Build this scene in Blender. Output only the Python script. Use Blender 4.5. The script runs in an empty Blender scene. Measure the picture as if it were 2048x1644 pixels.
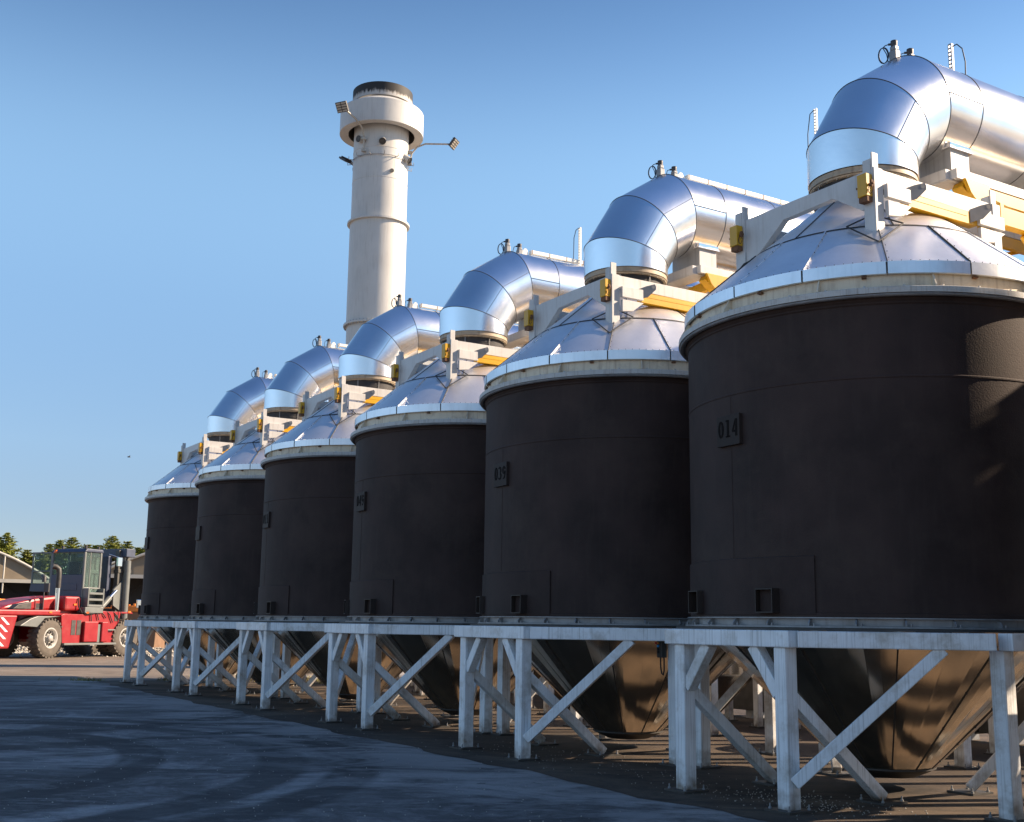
import bpy, math, random
from mathutils import Vector, Matrix
random.seed(7)
R_ = math.radians
PI = math.pi
scene = bpy.context.scene
col = scene.collection

# ------------------------------------------------------------ camera, sky, sun, exposure
PITCH, ROLL = 0.1811, 0.0130
Fv = Vector((0, math.cos(PITCH), math.sin(PITCH)))
Rv = Vector((1, 0, 0)); Uv = Vector((0, -math.sin(PITCH), math.cos(PITCH)))
R2 = Rv*math.cos(ROLL) + Uv*math.sin(ROLL)
U2 = Uv*math.cos(ROLL) - Rv*math.sin(ROLL)
cd = bpy.data.cameras.new('camera'); cam = bpy.data.objects.new('camera', cd); col.objects.link(cam)
cd.sensor_fit = 'HORIZONTAL'; cd.sensor_width = 36; cd.lens = 36*2330/2048
cd.clip_start = .1; cd.clip_end = 5000
M = Matrix.Identity(4)
for r in range(3):
    M[r][0] = R2[r]; M[r][1] = U2[r]; M[r][2] = -Fv[r]
M[2][3] = 1.75
cam.matrix_world = M
scene.camera = cam

SUN_AZ, SUN_EL = R_(8), R_(30)
SD = Vector((math.cos(SUN_AZ)*math.cos(SUN_EL), math.sin(SUN_AZ)*math.cos(SUN_EL), math.sin(SUN_EL)))
SKY_TINT = [(0.0, (.25, .235, .26)), (1.0, (.52, .53, .58)), (.07, (.265, .25, .285)), (.14, (.40, .36, .355)), (.26, (.60, .54, .49)), (.37, (1, .84, .66)), (.46, (.62, .58, .53)), (.55, (.36, .37, .38)), (.75, (.42, .43, .46))]
world = bpy.data.worlds.new('World'); scene.world = world; world.use_nodes = True
wn = world.node_tree.nodes; wl = world.node_tree.links
bg = wn['Background']
sky = wn.new('ShaderNodeTexSky'); sky.sky_type = 'NISHITA'; sky.sun_disc = False
sky.sun_elevation = SUN_EL; sky.sun_rotation = PI/2 - SUN_AZ
sky.air_density = 0.9; sky.dust_density = 0.05; sky.ozone_density = 2.4
hs = wn.new('ShaderNodeHueSaturation'); hs.inputs['Saturation'].default_value = 1.12
wl.new(sky.outputs[0], hs.inputs['Color'])
# hand-set tint grades the sky by elevation, darker near the horizon and higher up
wtc = wn.new('ShaderNodeTexCoord'); wsp = wn.new('ShaderNodeSeparateXYZ'); wl.new(wtc.outputs['Generated'], wsp.inputs[0])
wr = wn.new('ShaderNodeValToRGB'); wr.color_ramp.interpolation = 'B_SPLINE'; wl.new(wsp.outputs[2], wr.inputs[0])
for k, (pos, c) in enumerate(SKY_TINT):
    e = wr.color_ramp.elements[k] if k < 2 else wr.color_ramp.elements.new(pos)
    e.position = pos; e.color = c+(1,)
wm = wn.new('ShaderNodeMix'); wm.data_type = 'RGBA'; wm.blend_type = 'MULTIPLY'; wm.inputs[0].default_value = 1
wl.new(hs.outputs[0], wm.inputs[6]); wl.new(wr.outputs[0], wm.inputs[7]); wl.new(wm.outputs[2], bg.inputs[0]); bg.inputs[1].default_value = 0.173
sl = bpy.data.lights.new('sun', 'SUN'); sl.energy = 5.0; sl.angle = R_(.53); sl.color = (1.0, .80, .59)
so = bpy.data.objects.new('sun', sl); col.objects.link(so)
so.rotation_euler = SD.to_track_quat('Z', 'Y').to_euler(); so.location = (60, 10, 60)
scene.view_settings.view_transform = 'Standard'; scene.view_settings.look = 'None'
scene.view_settings.exposure = 1.2; scene.view_settings.gamma = 1

# ------------------------------------------------------------ materials
def new_mat(name):
    m = bpy.data.materials.new(name); m.use_nodes = True
    return m, m.node_tree.nodes, m.node_tree.links, m.node_tree.nodes['Principled BSDF']

def mat(name, rgb, rough=.6, metal=0., var=.12, scale=4., bump=0., bscale=40., streak=0., streak_rgb=(.12, .09, .06),
        stretch=(1, 1, 1), rvar=.08, spec=.5, coords='Object', dirt=0., dirt_rgb=(.1, .07, .05), dscale=1.3, sfreq=9, feet=False):
    m, n, l, p = new_mat(name)
    tc = n.new('ShaderNodeTexCoord'); mp = n.new('ShaderNodeMapping'); mp.inputs['Scale'].default_value = stretch
    oi = n.new('ShaderNodeObjectInfo'); ov = n.new('ShaderNodeMath'); ov.operation = 'MULTIPLY'; ov.inputs[1].default_value = 37.
    l.new(oi.outputs['Random'], ov.inputs[0]); va = n.new('ShaderNodeVectorMath'); va.operation = 'ADD'
    l.new(tc.outputs[coords], va.inputs[0]); l.new(ov.outputs[0], va.inputs[1]); l.new(va.outputs[0], mp.inputs['Vector'])
    nz = n.new('ShaderNodeTexNoise'); nz.inputs['Scale'].default_value = scale; nz.inputs['Detail'].default_value = 6
    l.new(mp.outputs[0], nz.inputs['Vector'])
    cr = n.new('ShaderNodeValToRGB')
    cr.color_ramp.elements[0].position = .3; cr.color_ramp.elements[1].position = .7
    cr.color_ramp.elements[0].color = tuple(c*(1-var) for c in rgb)+(1,)
    cr.color_ramp.elements[1].color = tuple(min(1, c*(1+var)) for c in rgb)+(1,)
    l.new(nz.outputs['Fac'], cr.inputs[0])
    out = cr.outputs[0]
    if streak > 0:
        mp2 = n.new('ShaderNodeMapping'); mp2.inputs['Scale'].default_value = (sfreq, sfreq, .7)
        l.new(va.outputs[0], mp2.inputs['Vector'])
        n2 = n.new('ShaderNodeTexNoise'); n2.inputs['Scale'].default_value = 2.2; n2.inputs['Detail'].default_value = 5
        l.new(mp2.outputs[0], n2.inputs['Vector'])
        c2 = n.new('ShaderNodeValToRGB'); c2.color_ramp.elements[0].position = .52; c2.color_ramp.elements[1].position = .78
        c2.color_ramp.elements[0].color = (0, 0, 0, 1); c2.color_ramp.elements[1].color = (streak,)*3+(1,)
        l.new(n2.outputs['Fac'], c2.inputs[0])
        mx = n.new('ShaderNodeMix'); mx.data_type = 'RGBA'
        l.new(c2.outputs[0], mx.inputs[0]); l.new(out, mx.inputs[6]); mx.inputs[7].default_value = streak_rgb+(1,)
        out = mx.outputs[2]
    if dirt > 0:
        n3 = n.new('ShaderNodeTexNoise'); n3.inputs['Scale'].default_value = dscale; n3.inputs['Detail'].default_value = 8
        n3.inputs['Roughness'].default_value = .7
        l.new(va.outputs[0], n3.inputs['Vector'])
        c3 = n.new('ShaderNodeValToRGB'); c3.color_ramp.elements[0].position = .5; c3.color_ramp.elements[1].position = .72
        c3.color_ramp.elements[0].color = (0, 0, 0, 1); c3.color_ramp.elements[1].color = (dirt,)*3+(1,)
        l.new(n3.outputs['Fac'], c3.inputs[0])
        mx = n.new('ShaderNodeMix'); mx.data_type = 'RGBA'
        l.new(c3.outputs[0], mx.inputs[0]); l.new(out, mx.inputs[6]); mx.inputs[7].default_value = dirt_rgb+(1,)
        out = mx.outputs[2]
    if feet:
        sp = n.new('ShaderNodeSeparateXYZ'); l.new(tc.outputs['Object'], sp.inputs[0])
        fr_ = n.new('ShaderNodeMapRange'); fr_.inputs[1].default_value = .42; fr_.inputs[2].default_value = 0.; l.new(sp.outputs[2], fr_.inputs[0])
        n4 = n.new('ShaderNodeTexNoise'); n4.inputs['Scale'].default_value = 9; n4.inputs['Detail'].default_value = 6; l.new(va.outputs[0], n4.inputs['Vector'])
        mu = n.new('ShaderNodeMath'); mu.operation = 'MULTIPLY'; l.new(fr_.outputs[0], mu.inputs[0]); l.new(n4.outputs['Fac'], mu.inputs[1])
        c4 = n.new('ShaderNodeValToRGB'); c4.color_ramp.elements[0].position = .22; c4.color_ramp.elements[1].position = .62
        l.new(mu.outputs[0], c4.inputs[0]); mx = n.new('ShaderNodeMix'); mx.data_type = 'RGBA'
        l.new(c4.outputs[0], mx.inputs[0]); l.new(out, mx.inputs[6]); mx.inputs[7].default_value = (.17, .11, .06, 1); out = mx.outputs[2]
    l.new(out, p.inputs['Base Color'])
    mr = n.new('ShaderNodeMapRange'); mr.inputs[3].default_value = max(.02, rough-rvar); mr.inputs[4].default_value = min(1, rough+rvar)
    l.new(nz.outputs['Fac'], mr.inputs[0]); l.new(mr.outputs[0], p.inputs['Roughness'])
    p.inputs['Metallic'].default_value = metal
    p.inputs['Specular IOR Level'].default_value = spec
    if bump > 0:
        nb = n.new('ShaderNodeTexNoise'); nb.inputs['Scale'].default_value = bscale; nb.inputs['Detail'].default_value = 4
        l.new(mp.outputs[0], nb.inputs['Vector'])
        b = n.new('ShaderNodeBump'); b.inputs['Strength'].default_value = bump; b.inputs['Distance'].default_value = .02
        l.new(nb.outputs['Fac'], b.inputs['Height']); l.new(b.outputs[0], p.inputs['Normal'])
    return m

SADDLE = mat('weathered_grey_saddle_steel', (.42, .42, .41), .5, .1, .12, 3, streak=.6, streak_rgb=(.22, .21, .2))
ALU = mat('aluminium_cladding', (.88, .87, .86), .235, 1., .06, 1.2, .22, 2.4, rvar=.06, stretch=(1, 1, 1))
ALUROOF = mat('aluminium_roof_sheet', (.86, .84, .82), .37, .78, .07, 2.0, .12, 2.5, rvar=.07, streak=.12, streak_rgb=(.45, .43, .40))
SKIRT = mat('aluminium_skirt_sheet', (.78, .81, .84), .36, .9, .10, 3, .12, 5, streak=.25, streak_rgb=(.40, .42, .44))
NECKF = mat('stained_neck_flange', (.42, .34, .24), .55, .1, .2, 5, streak=.6, streak_rgb=(.14, .08, .04), dirt=.7, dirt_rgb=(.10, .07, .045), dscale=5)
FLNG = mat('weathered_pale_flange', (.55, .54, .50), .5, 0, .15, 4, .05, 30, streak=.6, streak_rgb=(.25, .20, .15), dirt=.6, dirt_rgb=(.24, .17, .11), dscale=4, sfreq=20)
SEAM = mat('dark_sealant', (.03, .03, .03), .7, 0, .1)
BRIGHT = mat('bright_joint_strip', (.85, .85, .85), .3, .8, .05)
STEEL = mat('brushed_stainless_hopper', (.94, .83, .70), .15, 1., .08, 1.5, .02, 6, rvar=.05, dirt=.15, dirt_rgb=(.16, .12, .09))
BLACK = mat('matt_black_tank_paint', (.046, .0285, .024), .68, 0, .35, 1.4, .12, 60, rvar=.08, spec=.22, streak=.2, streak_rgb=(.085, .062, .05), sfreq=5, dirt=.7, dirt_rgb=(.070, .047, .037), dscale=.9)
BLACK2 = mat('black_duct_paint', (.036, .025, .020), .5, 0, .3, 2, .1, 50, spec=.35)
CREAM = mat('cream_painted_steel', (.74, .64, .48), .5, 0, .10, 3, .05, 30, streak=.5, streak_rgb=(.22, .13, .07), dirt=.55, dirt_rgb=(.20, .14, .09), dscale=3)
WHITEF = mat('off_white_frame_paint', (.60, .58, .55), .45, 0, .07, 2.5, .03, 30, streak=.35, streak_rgb=(.30, .24, .18), dirt=.18, dirt_rgb=(.30, .25, .20), dscale=4)
GALV = mat('galvanised_grey_steel', (.84, .85, .85), .42, .08, .10, 3, .06, 30, streak=.75, streak_rgb=(.36, .355, .33), dirt=.7, dirt_rgb=(.34, .28, .20), dscale=2.6, sfreq=26, feet=True)
GREYF = mat('grey_flange_steel', (.30, .30, .30), .5, .3, .2, 5, streak=.4)
DARKST = mat('dark_worn_steel', (.06, .055, .05), .55, .3, .3, 6)
YEL = mat('yellow_machine_paint', (.68, .36, .008), .38, 0, .06, 2, streak=.2, streak_rgb=(.35, .17, .02), dirt=.2, dirt_rgb=(.3, .16, .03), dscale=5)
RUST = mat('rusty_steel', (.16, .07, .03), .8, 0, .3, 12)
INK = mat('black_stencil_ink', (.012, .009, .008), .8, spec=.1)
PLATE = mat('dark_plate_paint', (.033, .0225, .0185), .58, spec=.2)
FABRIC = mat('dark_bellows_fabric', (.045, .042, .042), .75, 0, .3, 5, .5, 9)
CHIM = mat('pale_chimney_paint', (.56, .54, .50), .5, 0, .05, 1, .02, 20, streak=.45, streak_rgb=(.34, .31, .27), dirt=.12, dirt_rgb=(.38, .33, .28), dscale=.8)
RED = mat('red_truck_paint', (.27, .006, .010), .38, 0, .08, 3, spec=.5, dirt=.4, dirt_rgb=(.22, .08, .06), dscale=1.5)
TGREY = mat('grey_truck_paint', (.15, .155, .145), .4, 0, .08, 3)
MASTG = mat('dark_mast_steel', (.085, .08, .07), .5, .2, .15, 4)
NAVY = mat('dark_blue_grey_truck_paint', (.055, .065, .10), .4, 0, .1, 3)
RUBBER = mat('dusty_rubber', (.10, .082, .065), .85, 0, .25, 4, .2, 30)
RUBD = mat('black_rubber', (.018, .018, .018), .8, 0, .2, 4)
RIMM = mat('pale_wheel_rim', (.36, .34, .31), .5, 0, .15, 6)
CHROME = mat('polished_exhaust', (.8, .8, .8), .15, 1., .02)
ORANGE = mat('orange_rim_paint', (.75, .22, .03), .5, 0, .15, 5)
AMBER = mat('amber_lens', (.8, .16, .02), .25, 0, .05)
BROWN = mat('brown_bin_steel', (.20, .115, .065), .65, 0, .2, 2)
WHITEP = mat('white_tube_paint', (.74, .71, .64), .45, 0, .05, 2)
TUBEP = mat('weathered_tube_paint', (.46, .43, .37), .5, 0, .1, 2)
GAUZE = mat('brown_grey_gable_sheet', (.24, .19, .13), .8, 0, .1, .8)
DSHEET = mat('interior_shade_sheet', (.035, .032, .030), .8, 0, .2, 1)
ROOFG = mat('grey_hangar_roof', (.24, .23, .24), .6, 0, .12, .6)
GREYP = mat('grey_device_housing', (.24, .235, .23), .4, .2, .12, 8)
CAPD = mat('dark_device_cap', (.045, .04, .04), .5, 0, .2, 8)
CABLE = mat('blue_black_cable', (.02, .035, .06), .5, 0, .1)
BARK = mat('pine_bark', (.11, .07, .045), .9, 0, .3, 5)
PINE = mat('pine_needles', (.19, .205, .03), .7, 0, .5, .7)
BTNR = mat('red_button', (.7, .03, .03), .3); BTNO = mat('orange_button', (.7, .22, .03), .3); BTNB = mat('blue_button', (.03, .35, .8), .3)
LEDM = mat('pale_lamp_lens', (.40, .36, .30), .3)
STONE = mat('pale_gravel', (.42, .38, .32), .9, 0, .3, 3)
STRIPE = mat('white_reflective_stripe', (.72, .70, .70), .35)
GRASS = mat('dry_grass', (.24, .22, .08), .9, 0, .5, 2)

def glass_mat():
    m, n, l, p = new_mat('green_tinted_cab_glass')
    p.inputs['Base Color'].default_value = (.58, .74, .69, 1); p.inputs['Roughness'].default_value = .04
    p.inputs['Transmission Weight'].default_value = .92; p.inputs['IOR'].default_value = 1.08
    p.inputs['Specular IOR Level'].default_value = .9
    return m
GLASS = glass_mat()

def soot_mat():
    m, n, l, p = new_mat('sooty_chimney_cap')
    tc = n.new('ShaderNodeTexCoord'); sp = n.new('ShaderNodeSeparateXYZ'); l.new(tc.outputs['Object'], sp.inputs[0])
    mp = n.new('ShaderNodeMapping'); mp.inputs['Scale'].default_value = (5, 5, 1.2); l.new(tc.outputs['Object'], mp.inputs[0])
    nz = n.new('ShaderNodeTexNoise'); nz.inputs['Scale'].default_value = 2; nz.inputs['Detail'].default_value = 8
    nz.inputs['Roughness'].default_value = .7; l.new(mp.outputs[0], nz.inputs[0])
    mr = n.new('ShaderNodeMapRange'); mr.inputs[1].default_value = 23.1; mr.inputs[2].default_value = 23.7
    l.new(sp.outputs[2], mr.inputs[0])
    ad = n.new('ShaderNodeMath'); ad.operation = 'ADD'; l.new(mr.outputs[0], ad.inputs[0]); l.new(nz.outputs['Fac'], ad.inputs[1])
    cr = n.new('ShaderNodeValToRGB'); e = cr.color_ramp.elements
    e[0].position = .78; e[0].color = (.45, .43, .40, 1); e[1].position = 1.12; e[1].color = (.02, .018, .016, 1)
    e2 = cr.color_ramp.elements.new(.95); e2.color = (.16, .14, .12, 1)
    mu = n.new('ShaderNodeMath'); mu.operation = 'MULTIPLY'; mu.inputs[1].default_value = 1.08
    l.new(ad.outputs[0], mu.inputs[0]); l.new(mu.outputs[0], cr.inputs[0])
    e[-1].position = 1.0
    l.new(cr.outputs[0], p.inputs['Base Color']); p.inputs['Roughness'].default_value = .7
    return m
SOOT = soot_mat()

def ground_mat(name, base, light, dark, arcs=False, speck=False, ridge=.5):
    m, n, l, p = new_mat(name)
    tc = n.new('ShaderNodeTexCoord')
    def noise(scale, st=(1, 1, 1), det=8, rough=.6, dist=0, rot=0):
        mp = n.new('ShaderNodeMapping'); mp.inputs['Scale'].default_value = st; mp.inputs['Rotation'].default_value = (0, 0, rot)
        l.new(tc.outputs['Object'], mp.inputs[0])
        z = n.new('ShaderNodeTexNoise'); z.inputs['Scale'].default_value = scale; z.inputs['Detail'].default_value = det
        z.inputs['Roughness'].default_value = rough; z.inputs['Distortion'].default_value = dist
        l.new(mp.outputs[0], z.inputs[0]); return z.outputs['Fac']
    def ramp(f, a, b, ca=(0, 0, 0, 1), cb=(1, 1, 1, 1)):
        c = n.new('ShaderNodeValToRGB'); c.color_ramp.elements[0].position = a; c.color_ramp.elements[1].position = b
        c.color_ramp.elements[0].color = ca; c.color_ramp.elements[1].color = cb; l.new(f, c.inputs[0]); return c.outputs[0]
    def mix(fac, a, bcol, amt=1.):
        x = n.new('ShaderNodeMix'); x.data_type = 'RGBA'
        if amt != 1.:
            mu = n.new('ShaderNodeMath'); mu.operation = 'MULTIPLY'; mu.inputs[1].default_value = amt; l.new(fac, mu.inputs[0]); fac = mu.outputs[0]
        l.new(fac, x.inputs[0])
        if isinstance(a, tuple): x.inputs[6].default_value = a
        else: l.new(a, x.inputs[6])
        if isinstance(bcol, tuple): x.inputs[7].default_value = bcol
        else: l.new(bcol, x.inputs[7])
        return x.outputs[2]
    c = mix(ramp(noise(.33, (1, 1.5, 1), 10, .66, .9, .35), .47, .60), base+(1,), light+(1,))
    c = mix(ramp(noise(.22, (1, 2.2, 1), 9, .66, 1.6, -.3), .50, .60), c, dark+(1,), .8)
    c = mix(ramp(noise(9, (1, 1, 1), 6, .7), .45, .75), c, dark+(1,), .35)
    c = mix(ramp(noise(2.6, (1, 3.2, 1), 9, .78, 1.2, .5), .50, .66), c, light+(1,), .55)
    c = mix(ramp(noise(38, (1, 1, 1), 4, .7), .50, .72), c, dark+(1,), .45)
    if arcs:
        for (cx, cy, rad) in ((-9.5, 14.2, 5.0), (-9.3, 14.0, 6.6), (-9.3, 14., 7.5), (-12.5, 24., 7.5), (-12.3, 24.2, 9.4)):
            mp = n.new('ShaderNodeMapping'); mp.inputs['Location'].default_value = (-cx, -cy, 0); l.new(tc.outputs['Object'], mp.inputs[0])
            vl = n.new('ShaderNodeVectorMath'); vl.operation = 'LENGTH'; l.new(mp.outputs[0], vl.inputs[0])
            s = n.new('ShaderNodeMath'); s.operation = 'SUBTRACT'; l.new(vl.outputs['Value'], s.inputs[0]); s.inputs[1].default_value = rad
            a = n.new('ShaderNodeMath'); a.operation = 'ABSOLUTE'; l.new(s.outputs[0], a.inputs[0])
            f = ramp(a.outputs[0], .24, .36, (1, 1, 1, 1), (0, 0, 0, 1))
            nn = ramp(noise(1.4, (1, 1, 1), 6, .7), .25, .5)
            mu = n.new('ShaderNodeMath'); mu.operation = 'MULTIPLY'; l.new(f, mu.inputs[0]); l.new(nn, mu.inputs[1])
            c = mix(mu.outputs[0], c, (.040, .037, .036, 1), .8)
    if arcs:   # pale dust swept up along the edge of the asphalt strip
        dt = n.new('ShaderNodeVectorMath'); dt.operation = 'DOT_PRODUCT'; dt.inputs[1].default_value = (.85032, .52626, 0); l.new(tc.outputs['Object'], dt.inputs[0])
        mr = n.new('ShaderNodeMapRange'); mr.inputs[1].default_value = 10.863-6.3; mr.inputs[2].default_value = 10.863-3.3; l.new(dt.outputs['Value'], mr.inputs[0])
        nn = ramp(noise(.45, (1, 2.0, 1), 10, .68, .8, -.5), .46, .56)
        mu = n.new('ShaderNodeMath'); mu.operation = 'MULTIPLY'; l.new(mr.outputs[0], mu.inputs[0]); l.new(nn, mu.inputs[1])
        c = mix(mu.outputs[0], c, light+(1,), .8)
        c = mix(ramp(noise(1.15, (1, 1, 1), 5, .75, .3), .66, .70), c, dark+(1,), .8)
        c = mix(ramp(noise(.8, (1, 1.3, 1), 10, .8, .2, 1.1), .585, .60), c, light+(1,), .22)
    if speck:
        vo = n.new('ShaderNodeTexVoronoi'); vo.inputs['Scale'].default_value = 28; l.new(tc.outputs['Object'], vo.inputs[0])
        f = ramp(vo.outputs['Distance'], .08, .14, (1, 1, 1, 1), (0, 0, 0, 1))
        g = ramp(noise(.9, (1, 1, 1), 5, .6), .48, .62)
        mu = n.new('ShaderNodeMath'); mu.operation = 'MULTIPLY'; l.new(f, mu.inputs[0]); l.new(g, mu.inputs[1])
        c = mix(mu.outputs[0], c, (.30, .24, .17, 1), .35)
    l.new(c, p.inputs['Base Color']); p.inputs['Roughness'].default_value = .82
    p.inputs['Specular IOR Level'].default_value = .3
    h1 = noise(60, (1, 1, 1), 3, .7); b = n.new('ShaderNodeBump'); b.inputs['Strength'].default_value = .5; b.inputs['Distance'].default_value = .01
    h2 = noise(9, (1, 3.0, 1), 5, .6, .5, .5); b2 = n.new('ShaderNodeBump'); b2.inputs['Strength'].default_value = ridge; b2.inputs['Distance'].default_value = .03
    l.new(h1, b.inputs['Height']); l.new(h2, b2.inputs['Height']); l.new(b.outputs[0], b2.inputs['Normal']); l.new(b2.outputs[0], p.inputs['Normal'])
    return m
GROUND = ground_mat('dusty_concrete', (.118, .108, .102), (.36, .33, .31), (.046, .042, .041), arcs=True)
ROAD = ground_mat('pale_dusty_road', (.185, .148, .115), (.26, .215, .17), (.11, .088, .068), ridge=.2)
ASPH = ground_mat('dark_dusty_asphalt', (.058, .042, .031), (.125, .090, .062), (.024, .019, .015), speck=True, ridge=.12)
GRAVELG = ground_mat('pale_gravel_ground', (.34, .30, .25), (.45, .41, .35), (.2, .17, .13), speck=True)

# ------------------------------------------------------------ mesh builder
class MB:
    def __init__(s): s.v = []; s.f = []; s.mi = []; s.sm = []
    def add(s, vs, fs, mi=0, sm=False):
        o = len(s.v); s.v += [tuple(x) for x in vs]
        for f in fs: s.f.append([i+o for i in f]); s.mi.append(mi); s.sm.append(sm)
    def box(s, a, b, mi=0):
        x0, y0, z0 = a; x1, y1, z1 = b
        s.add([(x0, y0, z0), (x1, y0, z0), (x1, y1, z0), (x0, y1, z0), (x0, y0, z1), (x1, y0, z1), (x1, y1, z1), (x0, y1, z1)],
              [(0, 3, 2, 1), (4, 5, 6, 7), (0, 1, 5, 4), (1, 2, 6, 5), (2, 3, 7, 6), (3, 0, 4, 7)], mi)
    def bar(s, p, q, w, h, up=(0, 0, 1), mi=0):
        p = Vector(p); q = Vector(q); d = (q-p).normalized(); up = Vector(up)
        if abs(d.dot(up)) > .98: up = Vector((1, 0, 0))
        x = d.cross(up).normalized(); y = x.cross(d).normalized()
        vs = []
        for c in (p, q):
            for a, b in ((-1, -1), (1, -1), (1, 1), (-1, 1)): vs.append(c+x*(a*w/2)+y*(b*h/2))
        s.add(vs, [(0, 1, 2, 3), (7, 6, 5, 4), (0, 4, 5, 1), (1, 5, 6, 2), (2, 6, 7, 3), (3, 7, 4, 0)], mi)
    def tube(s, pts, r, n=8, mi=0, closed=False, caps=True):
        pts = [Vector(p) for p in pts]; N = len(pts); prev = None; rings = []
        for i, p in enumerate(pts):
            a = pts[(i-1) % N] if (closed or i > 0) else p; b = pts[(i+1) % N] if (closed or i < N-1) else p
            t = (b-a).normalized()
            if prev is None:
                u = Vector((0, 0, 1)) if abs(t.z) < .9 else Vector((1, 0, 0)); x = t.cross(u).normalized()
            else:
                x = (prev - t*prev.dot(t)).normalized()
            prev = x; y = t.cross(x)
            rr = r[i] if isinstance(r, (list, tuple)) else r
            rings.append([p+x*math.cos(2*PI*k/n)*rr+y*math.sin(2*PI*k/n)*rr for k in range(n)])
        vs = [v for g in rings for v in g]; fs = []
        for i in range(N if closed else N-1):
            j = (i+1) % N
            for k in range(n): fs.append((i*n+k, i*n+(k+1) % n, j*n+(k+1) % n, j*n+k))
        s.add(vs, fs, mi, True)
        if caps and not closed:
            s.add(rings[0], [tuple(range(n))[::-1]], mi); s.add(rings[-1], [tuple(range(n))], mi)
    def lathe(s, prof, n=96, mi=0, sm=True, c=(0, 0), a0=0., a1=2*PI, split=True):
        full = abs(a1-a0-2*PI) < 1e-6; m = n if full else n+1
        segs = [[prof[i], prof[i+1]] for i in range(len(prof)-1)] if split else [prof]
        for pr in segs:
            vs = []; fs = []
            for (r, z) in pr:
                for k in range(m):
                    a = a0+(a1-a0)*k/n; vs.append((c[0]+r*math.cos(a), c[1]+r*math.sin(a), z))
            for i in range(len(pr)-1):
                for k in range(n):
                    k2 = (k+1) % m if full else k+1
                    fs.append((i*m+k, i*m+k2, (i+1)*m+k2, (i+1)*m+k))
            s.add(vs, fs, mi, sm)
    def prism(s, poly, o, ex, ey, ez, t, mi=0):
        # polygon (a,b) in plane o+a*ex+b*ey, thickness t along ez (both sides t/2)
        o = Vector(o); ex = Vector(ex); ey = Vector(ey); ez = Vector(ez); n = len(poly)
        vs = [o+ex*a+ey*b-ez*(t/2) for a, b in poly]+[o+ex*a+ey*b+ez*(t/2) for a, b in poly]
        fs = [tuple(range(n))[::-1], tuple(range(n, 2*n))]+[(i, (i+1) % n, n+(i+1) % n, n+i) for i in range(n)]
        s.add(vs, fs, mi)
    def build(s, name, mats, parent=None, bevel=0., kind=None, loc=None, rz=None):
        me = bpy.data.meshes.new(name); me.from_pydata(s.v, [], s.f)
        if not isinstance(mats, (list, tuple)): mats = [mats]
        for m in mats: me.materials.append(m)
        me.polygons.foreach_set('material_index', s.mi); me.polygons.foreach_set('use_smooth', s.sm); me.update()
        o = bpy.data.objects.new(name, me); col.objects.link(o)
        if parent: o.parent = parent
        if loc: o.location = loc
        if rz is not None: o.rotation_euler[2] = rz
        if bevel > 0:
            b = o.modifiers.new('bevel', 'BEVEL'); b.width = bevel; b.segments = 2; b.limit_method = 'ANGLE'; b.angle_limit = R_(40)
        if kind: o['kind'] = kind
        return o

def empty(name, loc, rz=0.):
    o = bpy.data.objects.new(name, None); o.empty_display_size = .3; o.location = loc; o.rotation_euler = (0, 0, rz)
    col.objects.link(o); return o
def tag(o, label, cat, group=None):
    o['label'] = label; o['category'] = cat
    if group: o['group'] = group
    return o
def copy_tree(o, parent=None):
    c = o.copy(); col.objects.link(c)
    if parent: c.parent = parent
    for ch in list(o.children): copy_tree(ch, c)
    return c

# ------------------------------------------------------------ ground
m = MB(); m.add([(-1500, -1500, 0), (1500, -1500, 0), (1500, 1500, 0), (-1500, 1500, 0)], [(0, 1, 2, 3)])
m.build('ground', GROUND, kind='structure')

# row frame: +u runs along the row toward the camera, +v away from the yard
C0 = Vector((4.309, 13.679, 0)); U = Vector((.52626, -.85032, 0)); V = Vector((.85032, .52626, 0)); SP = 4.8164
RZ = math.atan2(U.y, U.x)
def W(u, v, z=0.): return C0+U*u+V*v+Vector((0, 0, z))

m = MB(); m.add([(-200, 32.2, .0025), (-9.5, 34.6, .0025), (40, 120, .0025), (40, 300, .0025), (-200, 300, .0025)], [(0, 1, 2, 3, 4)])
m.build('road', ROAD, kind='structure')
m = MB()   # asphalt strip under the row with a ragged dusty edge
edge = []
uu = -30.
while uu < 40:
    edge.append((uu, -2.98+.07*math.sin(uu*1.7)+.05*math.sin(uu*4.1+1)+random.uniform(-.03, .03))); uu += .35
E_ = [e for e in edge if e[0] > -26.4]; vs = []; fs = []
for a, b in E_: vs += [tuple(W(a, b, .004)), tuple(W(a, 8.5, .004))]
for i in range(len(E_)-1): fs.append((2*i, 2*i+2, 2*i+3, 2*i+1))
m.add(vs, fs); m.build('asphalt_pad', ASPH, kind='structure')

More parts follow.
